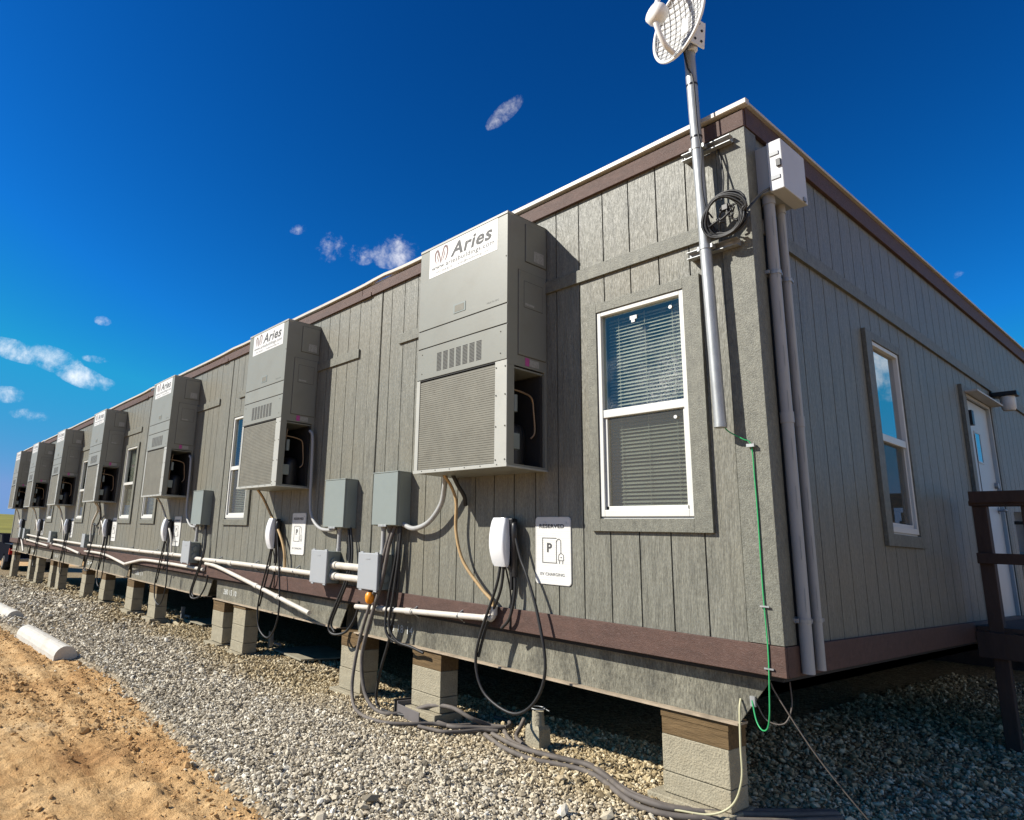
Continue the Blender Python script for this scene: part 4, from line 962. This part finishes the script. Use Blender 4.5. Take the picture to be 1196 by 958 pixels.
# coil
coil = []
rng2 = random.Random(4)
C0 = Vector((-.075, -.135, 2.485))
for k in range(9*28):
    a = 2*pi*k/28; q = k//28
    rr_ = .112+.017*math.sin(q*2.1+a*.9)+.006*math.sin(3*a+q*1.3)
    coil.append(C0+Vector((rr_*math.cos(a), .020*math.sin(q*1.7+a*.5)-.02*math.sin(a), rr_*1.02*math.sin(a)-.006*math.sin(q))))
o = thing_tube('cable_coil', 'coil of black cable hung on the mast by the corner', 'cable', [coil, [C0+Vector(p) for p in ((-.09, -.01, -.05), (-.05, .015, -.015), (.0, -.02, -.03), (.04, .0, .01), (.035, -.01, .05), (.0, .0, .055), (-.02, -.01, .03))], [C0+Vector(p) for p in ((.09, 0, .04), (.05, .01, .05), (.02, -.01, .02), (.03, 0, -.03), (.07, .0, -.06))]], .0064, RUBBER, 8, sub=1)
m = MB(); p = o.location
m.box(C0.x-.005-p.x, C0.y-.02-p.y, C0.z+.02-p.z, C0.x+.03-p.x, C0.y+.01-p.y, C0.z+.055-p.z, 0, .003)
for k in range(12):
    a, b_, th = rng2.uniform(-.055, .065), rng2.uniform(-.055, .045), rng2.uniform(0, pi)
    m.tube([(C0.x+a-p.x, C0.y-p.y, C0.z+b_-p.z), (C0.x+a+.022*math.cos(th)-p.x, C0.y-.012-p.y, C0.z+b_+.022*math.sin(th)-p.z), (C0.x+a+.030*math.cos(th+.5)-p.x, C0.y-.005-p.y, C0.z+b_+.034*math.sin(th+.5)-p.z)], .0055, 6)
m.build('cable_ties', BLACKP, o)
thing_tube('antenna_cable', 'short black cable from the coil to the white box on the end wall', 'cable', [[(.02, -.13, 2.44), (.055, -.08, 2.52), (.075, .02, 2.62), (.085, .14, 2.70)]], .0075, RUBBER, 8)

# lattice dish
t = empty('antenna_dish', tuple(Vector((-.19, -.10, 1.27))+top)); tag(t, 'white lattice dish antenna on top of the mast', 'antenna')
A, Bh, DP = .265, .205, .075          # half height, half width, depth
def dsh(u, v): return Vector((u, -DP*(1-(u/Bh)**2*.75-(v/A)**2*.75)*-1, v))
m = MB()
NV = 6
for i in range(-NV, NV+1):
    v = A*i/(NV+.5); hw = Bh*math.sqrt(max(0, 1-(v/A)**2))
    if hw > .02: m.tube([dsh(-hw+2*hw*k/10, v) for k in range(11)], .0028, 5, spline=False)
for i in range(-5, 6):
    u = Bh*i/5.5; hv = A*math.sqrt(max(0, 1-(u/Bh)**2))
    if hv > .02: m.tube([dsh(u, -hv+2*hv*k/12) for k in range(13)], .0028, 5, spline=False)
m.tube([dsh(Bh*math.cos(2*pi*k/48), A*math.sin(2*pi*k/48)) for k in range(49)], .0105, 8, 2, spline=False, cap=False)
m.grid(lambda u, v: dsh((v*.985)*Bh*math.cos(2*pi*u), (v*.985)*A*math.sin(2*pi*u))+Vector((0, .006, 0)), 40, 8, 1)
refl = m.build('reflector', [DISHB, DISHG, DISHW], t)
m = MB(); m.tube([(0, .01, -A*.93), (0, -.09, -A*.80), (0, -.165, -A*.35), (0, -.185, .0)], [.017]*30, 10, sub=6) if False else None
m = MB(); m.tube([(0, .0, -A*.95), (0, -.075, -A*.82), (0, -.135, -A*.5), (0, -.160, -.06), (0, -.158, .04), (0, -.115, .16), (0, -.0, A*.95)], .016, 10)
arm = m.build('feed_arm', DISHW, t)
m = MB(); m.tube([(0, -.195, -.03), (0, -.185, -.03), (0, -.15, -.03), (0, -.11, -.03), (0, -.09, -.03)], [.03, .06, .068, .060, .03], 18, spline=False)
m.build('feed_horn', DISHW, t)
m = MB(); m.box(-.03, .07, -.07, .03, .11, .05, 0, .008); m.box(-.042, .09, -.15, -.032, .20, .045, 0, .003); m.box(.032, .09, -.15, .042, .20, .045, 0, .003)
for y_, z in ((.12, -.11), (.17, -.11), (.12, -.03), (.17, -.03), (.145, .015)): m.cyl((-.046, y_, z), (.046, y_, z), .009, 8, 1)
m.cyl((0, .145, -.16), (0, .145, .0), .029, 16)
brk_o = m.build('bracket', [DISHW, DARKM], t)
DISH = t

# white box on the end wall and its conduits
t = empty('cable_box', (0, .102, 2.655)); tag(t, 'white weatherproof box high on the end wall by the corner', 'junction box')
m = MB(); m.box(.001, 0, 0, .085, .305, .298, 0, .004); m.build('enclosure', GREYJ, t)
m = MB(); m.box(.0855, -.008, -.008, .165, .313, .306, 0, .005); m.build('lid', BOXW, t)
m = MB()
for z in (.07, .22): MB().box(.10, -.014, z-.012, .15, -.0085, z+.012, 0, .002).build('hinge', GREYJ, t)
m.box(.1655, .24, -.006, .173, .27, .02); m.build('latch', GALV, t)
MB().box(.135, -.022, .13, .160, -.0085, .175, 0, .002).build('latch', BLACKP, t)
pgp = 'grey vertical conduits on the end wall'
for y, x, r_, zb, lb in ((.157, .050, .030, .015, 'thicker grey vertical conduit nearest the corner on the end wall'), (.318, .046, .0245, .02, 'thinner grey vertical conduit under the white box, farther from the corner')):
    t = empty('wall_conduit', (x, y, zb)); tag(t, lb, 'conduit', pgp)
    m = MB(); m.cyl((0, 0, 0), (0, 0, 2.655-zb), r_, 20); m.cyl((0, 0, 2.60-zb), (0, 0, 2.655-zb), r_*1.15, 20); m.cyl((0, 0, 1.30-zb), (0, 0, 1.36-zb), r_*1.14, 20); m.build('pipe', PVCG, t)
    m = MB()
    for k in range(9): m.box(r_*.7, -r_*.75, .3+k*.26, r_*.74, -r_*.70, .42+k*.26)
    m.build('print_line', GREYE, t)
    for z in (2.175, .27):
        m = MB(); m.cyl((0, 0, z-zb-.011), (0, 0, z-zb+.011), r_+.005, 20); m.box(-x+.001, -r_-.028, z-zb-.018, -x+.018, r_+.028, z-zb+.018); m.box(-x+.018, -r_-.02, z-zb-.010, -.01, -r_-.008, z-zb+.010); m.box(-.01, r_+.003, z-zb-.008, .022, r_+.018, z-zb+.008)
        m.build('strap', GALV, t)

# ------------------------------------------------------------------ piers
def make_pier(x0, w, zg, d=.40, pad=True, single=False, py=.055):
    t = empty('block_pier', (x0, py, zg))
    ztop = -.287; wood = .135
    m = MB()
    if single: m.box(0, .0, ztop-.04-zg, w, d, ztop-zg, 0, .003)
    else:
        m.box(-.004, 0, ztop-.045-zg, w+.004, d, ztop-zg, 0, .003); m.box(0, .003, ztop-wood-zg, w, d-.01, ztop-.0455-zg, 0, .003)
    m.build('timber_crib', WOOD, t)
    zb = zg+(.063 if pad else -.03); m = MB(); z = ztop-(.041 if single else wood+.001); k = 0
    while z > zb+.03:
        h = min(.194, z-zb); s = random.uniform(-.004, .004)
        m.box(s, .004+s, z-h+.003-zg, w+s, d-.012+s, z-zg, 0, .005); z -= h+.001
    m.build('concrete_block', CONC, t)
    if pad:
        m = MB(); m.box(-.07, -.060, -.06, w+.012, d+.03, .062, 0, .006); m.build('footing_pad', CONC, t)
    return t
PG = 'concrete block piers under the front edge'
PL = [(-.712, .382, -.79, 'nearest concrete block pier under the corner end of the steel beam'),
      (-2.985, .36, -.80, 'concrete block pier behind the black tray'),
      (-4.09, .36, -.87, 'concrete block pier under the gap between the first two steel beams'),
      (-6.63, .355, -.90, 'right one of the paired block piers below the second charger'),
      (-7.275, .36, -.88, 'left one of the paired block piers below the second charger'),
      (-10.0, .37, -.87, 'block pier right of the sagging pipe kink'),
      (-11.29, .40, -.88, 'block pier under the sagging pipe kink'),
      (-13.16, .37, -.90, 'block pier with an orange-tan face below the fourth charger'),
      (-14.77, .37, -.94, 'block pier below the fourth junction box'),
      (-17.45, .36, -1.0, 'right one of the far paired piers below the fifth air conditioner'),
      (-18.38, .37, -1.03, 'left one of the far paired piers below the fifth air conditioner'),
      (-20.42, .38, -1.06, 'right one of the far paired piers below the sixth air conditioner'),
      (-21.62, .38, -1.10, 'left one of the far paired piers below the sixth air conditioner'),
      (-25.0, .45, -1.19, 'last block pier at the far end of the building')]
for i, (x, w, zg, lb) in enumerate(PL):
    tag(make_pier(x, w, zg, .205, True, i in (3, 11)), lb, 'pier', PG)
# concrete stub with ring, tray, plywood
t = empty('pier_stub', (-1.79, .245, -.80)); tag(t, 'short tapered concrete stub with a wire loop on top, beside the ground cables', 'stub')
m = MB(); m.prism([(-.07, -.05), (.055, -.05), (.055, .07), (-.07, .07)], 'z', -.02, .13)
m.add([(-.07, -.05, .13), (.055, -.05, .13), (.055, .07, .13), (-.07, .07, .13), (-.055, -.04, .155), (.04, -.04, .155), (.04, .06, .155), (-.055, .06, .155)], [(0, 1, 5, 4), (1, 2, 6, 5), (2, 3, 7, 6), (3, 0, 4, 7)])
m.tube([(-.008, .01, .12), (-.008, .01, .16), (-.006, .01, .20), (-.006, .01, .245)], [.055, .050, .043, .040], 18, spline=False); m.build('base', CONC, t)
m = MB(); m.tube([(-.006+.05*math.cos(a), .01+.05*math.sin(a), .262) for a in np.linspace(0, 2*pi, 20)], .004, 6); m.tube([(-.05, .0, .245), (-.055, 0, .262)], .004, 6, spline=False); m.tube([(.0, .05, .262), (.08, .03, .256)], .004, 6, spline=False); m.build('wire_loop', GALV, t)
t = empty('plastic_tray', (-3.02, .0, -.80)); tag(t, 'dark plastic tray box lying open on the gravel beside a block pier', 'box')
t.rotation_euler = (0, 0, R(-6))
m = MB(); m.box(0, -.06, -.03, .012, .16, .095, 0, .003); m.box(.012, -.06, -.03, .33, -.05, .075, 0, .003); m.box(.012, .15, -.03, .33, .16, .10, 0, .003); m.box(.012, -.05, -.03, .33, .15, -.02); m.build('tub', pmat('grey_brown_plastic', (.13, .115, .11), .6), t)
m = MB(); m.box(-.03, -.075, .090, -.012, .15, .105); m.box(-.025, -.07, -.02, -.013, -.05, .090); m.build('bracket', DARKM, t)
WS = pmat('weathered_board', (.28, .25, .18), .8, 0, .3, 6)
for (x, y, w, rz, lb) in ((-6.35, .50, .85, -4, 'loose board lying under the building right of the paired piers'), (-9.55, .52, .75, 3, 'loose board lying under the building left of the paired piers')):
    t = empty('loose_board', (x, y, float(gz(x))+.03), R(rz)); tag(t, lb, 'board')
    m = MB(); m.box(0, 0, 0, w, .75, .02, 0, .003); m.build('panel', WS, t)
    m = MB(); m.box(-.25, .05, .0, -.20, .10, .19); m.cyl((-.15, .1, .05), (-.02, .12, .05), .02, 10); m.build('bracket_scrap', GALV, t)
t = empty('steel_strap', (-2.25, .75, -.42)); 
m = MB(); m.box(0, 0, 0, .38, .012, .02); m.build('bar', GALV, t); tag(t, 'thin steel bar in the shade under the beam behind the cable loop', 'bar')
# wheel stops
WSM = pmat('white_painted_concrete', (.50, .47, .41), .75, 0, .08, 6, bump=.3, bs=50, stain=(.40, .34, .25), stain_s=4, stain_a=.7)
for (x, y, ln, rz, lb) in ((-7.0, -1.765, 2.0, 2.6, 'nearer white half-round wheel stop at the gravel edge'), (-10.85, -1.74, 2.0, 3.5, 'farther white half-round wheel stop, cut by the left picture edge')):
    t = empty('wheel_stop', (x, y, float(gz(x))-.01), R(rz)); tag(t, lb, 'wheel stop', 'white wheel stops')
    pf = [(-.125, -.05), (-.125, .012)]+[(-.12*math.cos(a), .012+.105*math.sin(a)) for a in np.linspace(.15, pi-.15, 11)]+[(.125, .012), (.125, -.05)]
    m = MB(); k = len(pf); NS = 14
    vs = [(-ln*i/NS, p[0]+random.uniform(-.0015, .0015), p[1]+random.uniform(-.0015, .0015)) for i in range(NS+1) for p in pf]
    for i in range(NS):
        for j in range(k-1): m.add([], [], 0)
    m.add(vs, [(i*k+j, i*k+j+1, (i+1)*k+j+1, (i+1)*k+j) for i in range(NS) for j in range(k-1)], 0)
    m.add(vs[:k], [list(range(k-1, -1, -1))], 0); m.add(vs[-k:], [list(range(k))], 0)
    m.build('barrier_body', WSM, t)
    m = MB()
    for q in (.18, .82): m.cyl((-ln*q, 0, .10), (-ln*q, 0, .1185), .012, 10)
    m.build('anchor_pin', RUST, t)

# ------------------------------------------------------------------ parked truck beyond the far end
def make_truck():
    t = empty('pickup_truck', (-29.0, .5, float(gz(-29.2))))
    t.scale.z = .74
    tag(t, 'black pickup truck parked beyond the far end of the building', 'truck')
    W = 1.9
    m = MB()
    prof = [(0, .50), (0, 1.20), (-.02, 1.34), (-2.0, 1.36), (-2.05, 1.40), (-2.5, 1.90), (-3.7, 1.92), (-4.35, 1.36), (-5.5, 1.25), (-5.65, 1.0), (-5.65, .5), (-4.95, .42), (-4.9, .62), (-4.6, .85), (-4.2, .62), (-4.15, .42), (-1.7, .42), (-1.65, .62), (-1.25, .88), (-.85, .62), (-.8, .45)]
    m.prism(prof, 'y', 0, W); m.build('body', CARP, t)
    m = MB(); m.box(.001, .15, .50, .12, W-.15, .68, 0, .02); m.build('bumper', CHROME, t)
    for y in (-.003, W-.15): 
        m = MB(); m.box(-.12, y, .86, .012, y+.153, 1.18, 0, .01); m.build('tail_light', REDL, t)
    for x in (-1.25, -4.55):
        for y in (.02, W-.26):
            m = MB(); m.tube([(x, y-.04, .36), (x, y-.04+.02, .36), (x, y+.22, .36), (x, y+.26, .36)], [.31, .37, .37, .31], 28, spline=False); wh = m.build('wheel', TYRE, t)
            m = MB(); yy = y-.045 if y < 1 else y+.262
            m.cyl((x, yy, .36), (x, yy+.01, .36), .23, 24); m.build('rim', CHROME, wh)
    m = MB(); m.prism([(-2.55, 1.42), (-2.75, 1.82), (-3.1, 1.84), (-3.1, 1.42)], 'y', -.004, -.001); m.prism([(-3.2, 1.42), (-3.2, 1.84), (-3.65, 1.84), (-4.1, 1.42)], 'y', -.004, -.001); m.build('side_window', BLACKP, t)
    m = MB(); m.box(-2.0, .05, 1.362, -.05, W-.05, 1.40, 0, .01); m.build('bed_cover', BLACKP, t)
    return t
make_truck()
# timber marker post off to the left whose shadow crosses the gravel

# ------------------------------------------------------------------ camera
M3 = [[.60855616, .79234961, .04291256], [.14368269, -.16321673, .97607151], [-.78039393, .58782854, .21317347]]
cam = bpy.data.cameras.new('camera'); co = bpy.data.objects.new('camera', cam); COL.objects.link(co)
co.matrix_world = Matrix(((M3[0][0], M3[1][0], -M3[2][0], 1.57408), (M3[0][1], M3[1][1], -M3[2][1], -3.66776), (M3[0][2], M3[1][2], -M3[2][2], .57612), (0, 0, 0, 1)))
cam.sensor_fit = 'HORIZONTAL'; cam.sensor_width = 36; cam.lens = 768.786/1196*36
cam.shift_x = (598-463.09)/1196; cam.shift_y = -(479-465.0)/1196
cam.clip_start = .05; cam.clip_end = 3000
S.camera = co

# dish orientation: faces along world direction, leaning
nrm = Vector((-.284, -.991, .126)).normalized()          # direction the dish looks at
Yl = -nrm; Zl = (Vector((0, 0, 1))-Yl*Yl.z).normalized(); Xl = Yl.cross(Zl)
DISH.matrix_world = Matrix.Translation(Vector((-.19, -.10, 1.27))+top+Vector((.03, 0, .145))-Yl*.135) @ Matrix((Xl, Yl, Zl)).transposed().to_4x4()

# ------------------------------------------------------------------ light
sun_to = Vector((-.73, -1, .912)).normalized()
sl = bpy.data.lights.new('sun', 'SUN'); sl.energy = 5; sl.angle = R(.53); sl.color = (1, .955, .87)
so = bpy.data.objects.new('sun', sl); COL.objects.link(so); so.rotation_euler = sun_to.to_track_quat('Z', 'Y').to_euler()
Wd = bpy.data.worlds.new('World'); S.world = Wd; Wd.use_nodes = True
n = Wd.node_tree.nodes; l = Wd.node_tree.links
bg = n['Background']; bg.inputs['Strength'].default_value = .05
sky = n.new('ShaderNodeTexSky'); sky.sky_type = 'NISHITA'; sky.sun_disc = False
sky.sun_elevation = math.asin(sun_to.z); sky.sun_rotation = math.atan2(sun_to.x, sun_to.y)
sky.air_density = 1.0; sky.dust_density = .3; sky.ozone_density = 3.0; sky.altitude = 300
hs = n.new('ShaderNodeHueSaturation'); hs.inputs['Saturation'].default_value = 1.3; l.new(sky.outputs[0], hs.inputs['Color'])
gm = n.new('ShaderNodeGamma'); gm.inputs['Gamma'].default_value = 1.55; l.new(hs.outputs[0], gm.inputs['Color'])
tint = n.new('ShaderNodeMix'); tint.data_type = 'RGBA'; tint.blend_type = 'MULTIPLY'; tint.inputs['Factor'].default_value = 1
tint.inputs['B'].default_value = (.20, .82, .80, 1); l.new(gm.outputs[0], tint.inputs['A'])
mn = n.new('ShaderNodeMix'); mn.data_type = 'RGBA'; mn.blend_type = 'DARKEN'; mn.inputs['Factor'].default_value = 1
mn.inputs['B'].default_value = (2.5, 4.6, 9.0, 1); l.new(tint.outputs['Result'], mn.inputs['A']); tint = mn
tc = n.new('ShaderNodeTexCoord')
def vm(op, a, b_=None):
    q = n.new('ShaderNodeVectorMath'); q.operation = op
    for i, s in enumerate((a, b_)):
        if s is None: continue
        if isinstance(s, (tuple, Vector)): q.inputs[i].default_value = tuple(s)
        else: l.new(s, q.inputs[i])
    return q
def mt(op, a, b_=None, c=None):
    q = n.new('ShaderNodeMath'); q.operation = op
    for i, s in enumerate((a, b_, c)):
        if s is None: continue
        if isinstance(s, (int, float)): q.inputs[i].default_value = s
        else: l.new(s, q.inputs[i])
    return q.outputs[0]
D = tc.outputs['Generated']
nz = n.new('ShaderNodeTexNoise'); nz.inputs['Scale'].default_value = 26; nz.inputs['Detail'].default_value = 8; nz.inputs['Roughness'].default_value = .68; nz.inputs['Distortion'].default_value = .15; l.new(D, nz.inputs['Vector'])
# small fair-weather clouds: (direction, half width, half height, tilt, density)
CLOUDS = [
    ((-0.5600, 0.5874, 0.5843), 0.0311, 0.0117, 0.663, 0.85),
    ((-0.5774, 0.5803, 0.5743), 0.0131, 0.0078, 0.873, 0.60),
    ((-0.7855, 0.4562, 0.4182), 0.0278, 0.0236, 0.175, 0.90),
    ((-0.7625, 0.4974, 0.4138), 0.0251, 0.0168, 0.000, 0.62),
    ((-0.7322, 0.5363, 0.4199), 0.0363, 0.0251, 0.262, 0.90),
    ((-0.7155, 0.5500, 0.4308), 0.0195, 0.0111, 0.524, 0.70),
    ((-0.7990, 0.4118, 0.4382), 0.0165, 0.0082, 0.262, 0.50),
    ((-0.9693, 0.1033, 0.2233), 0.0421, 0.0136, -0.140, 1.15),
    ((-0.9646, 0.1460, 0.2195), 0.0380, 0.0165, -0.209, 1.15),
    ((-0.9620, 0.1831, 0.2023), 0.0387, 0.0142, -0.262, 1.10),
    ((-0.9632, 0.1635, 0.2132), 0.0281, 0.0166, -0.611, 1.00),
    ((-0.9809, 0.1015, 0.1660), 0.0246, 0.0111, 0.087, 0.95),
    ((-0.9809, 0.1318, 0.1431), 0.0250, 0.0087, 0.000, 0.70),
    ((-0.9568, 0.2124, 0.1983), 0.0157, 0.0078, 0.000, 0.55),
    ((-0.9399, 0.1953, 0.2799), 0.0130, 0.0078, 0.000, 0.45),
    ((-0.1869, 0.9269, 0.3253), 0.0174, 0.0065, 0.175, 0.55),
    ((-0.1992, 0.9261, 0.3203), 0.0220, 0.0055, 0.175, 0.45),
    ((-0.9537, 0.1966, 0.2277), 0.0208, 0.0065, 0.000, 0.40),
    ((0.2623, 0.9378, 0.2276), .045, .035, .3, .9),
]
CLOUDS += [((.96, .16, .33), .56, .32, 0, 2.6)]   # unseen white cloud bank added in the east to brighten the end wall
acc = None
for d, a, b_, th, dens in CLOUDS:
    a *= 1.15; b_ *= 1.15
    d = Vector(d).normalized(); e1 = d.cross(Vector((0, 0, 1))).normalized(); e2 = e1.cross(d)
    u1 = e1*math.cos(th)+e2*math.sin(th); u2 = -e1*math.sin(th)+e2*math.cos(th)
    x = vm('DOT_PRODUCT', D, u1/a).outputs['Value']; y = vm('DOT_PRODUCT', D, u2/b_).outputs['Value']; f = vm('DOT_PRODUCT', D, d).outputs['Value']
    r2 = mt('ADD', mt('MULTIPLY', x, x), mt('MULTIPLY', y, y))
    v = mt('MULTIPLY', mt('MAXIMUM', mt('SUBTRACT', 1, r2), 0), dens)
    v = mt('MULTIPLY', v, mt('GREATER_THAN', f, 0))
    acc = v if acc is None else mt('MAXIMUM', acc, v)
cf = n.new('ShaderNodeMapRange'); cf.interpolation_type = 'SMOOTHSTEP'; cf.inputs['From Min'].default_value = .5; cf.inputs['From Max'].default_value = 2.3; cf.inputs['To Max'].default_value = .8
l.new(mt('ADD', mt('MULTIPLY', acc, .62), mt('MULTIPLY', mt('MULTIPLY_ADD', nz.outputs['Fac'], 3.4, -1.2), mt('MINIMUM', mt('MULTIPLY', acc, 4), 1))), cf.inputs['Value'])
mx = n.new('ShaderNodeMix'); mx.data_type = 'RGBA'; mx.inputs['B'].default_value = (19, 18.5, 18, 1)
l.new(cf.outputs[0], mx.inputs['Factor']); l.new(tint.outputs['Result'], mx.inputs['A']); l.new(mx.outputs['Result'], bg.inputs['Color'])

# ------------------------------------------------------------------ render settings
S.view_settings.view_transform = 'Standard'; S.view_settings.look = 'None'; S.view_settings.gamma = 1; S.view_settings.use_curve_mapping = False
S.view_settings.exposure = .6
S.render.engine = 'CYCLES'; S.cycles.max_bounces = 6; S.cycles.diffuse_bounces = 1; S.cycles.transparent_max_bounces = 12
try: S.cycles.use_denoising = True
except Exception: pass
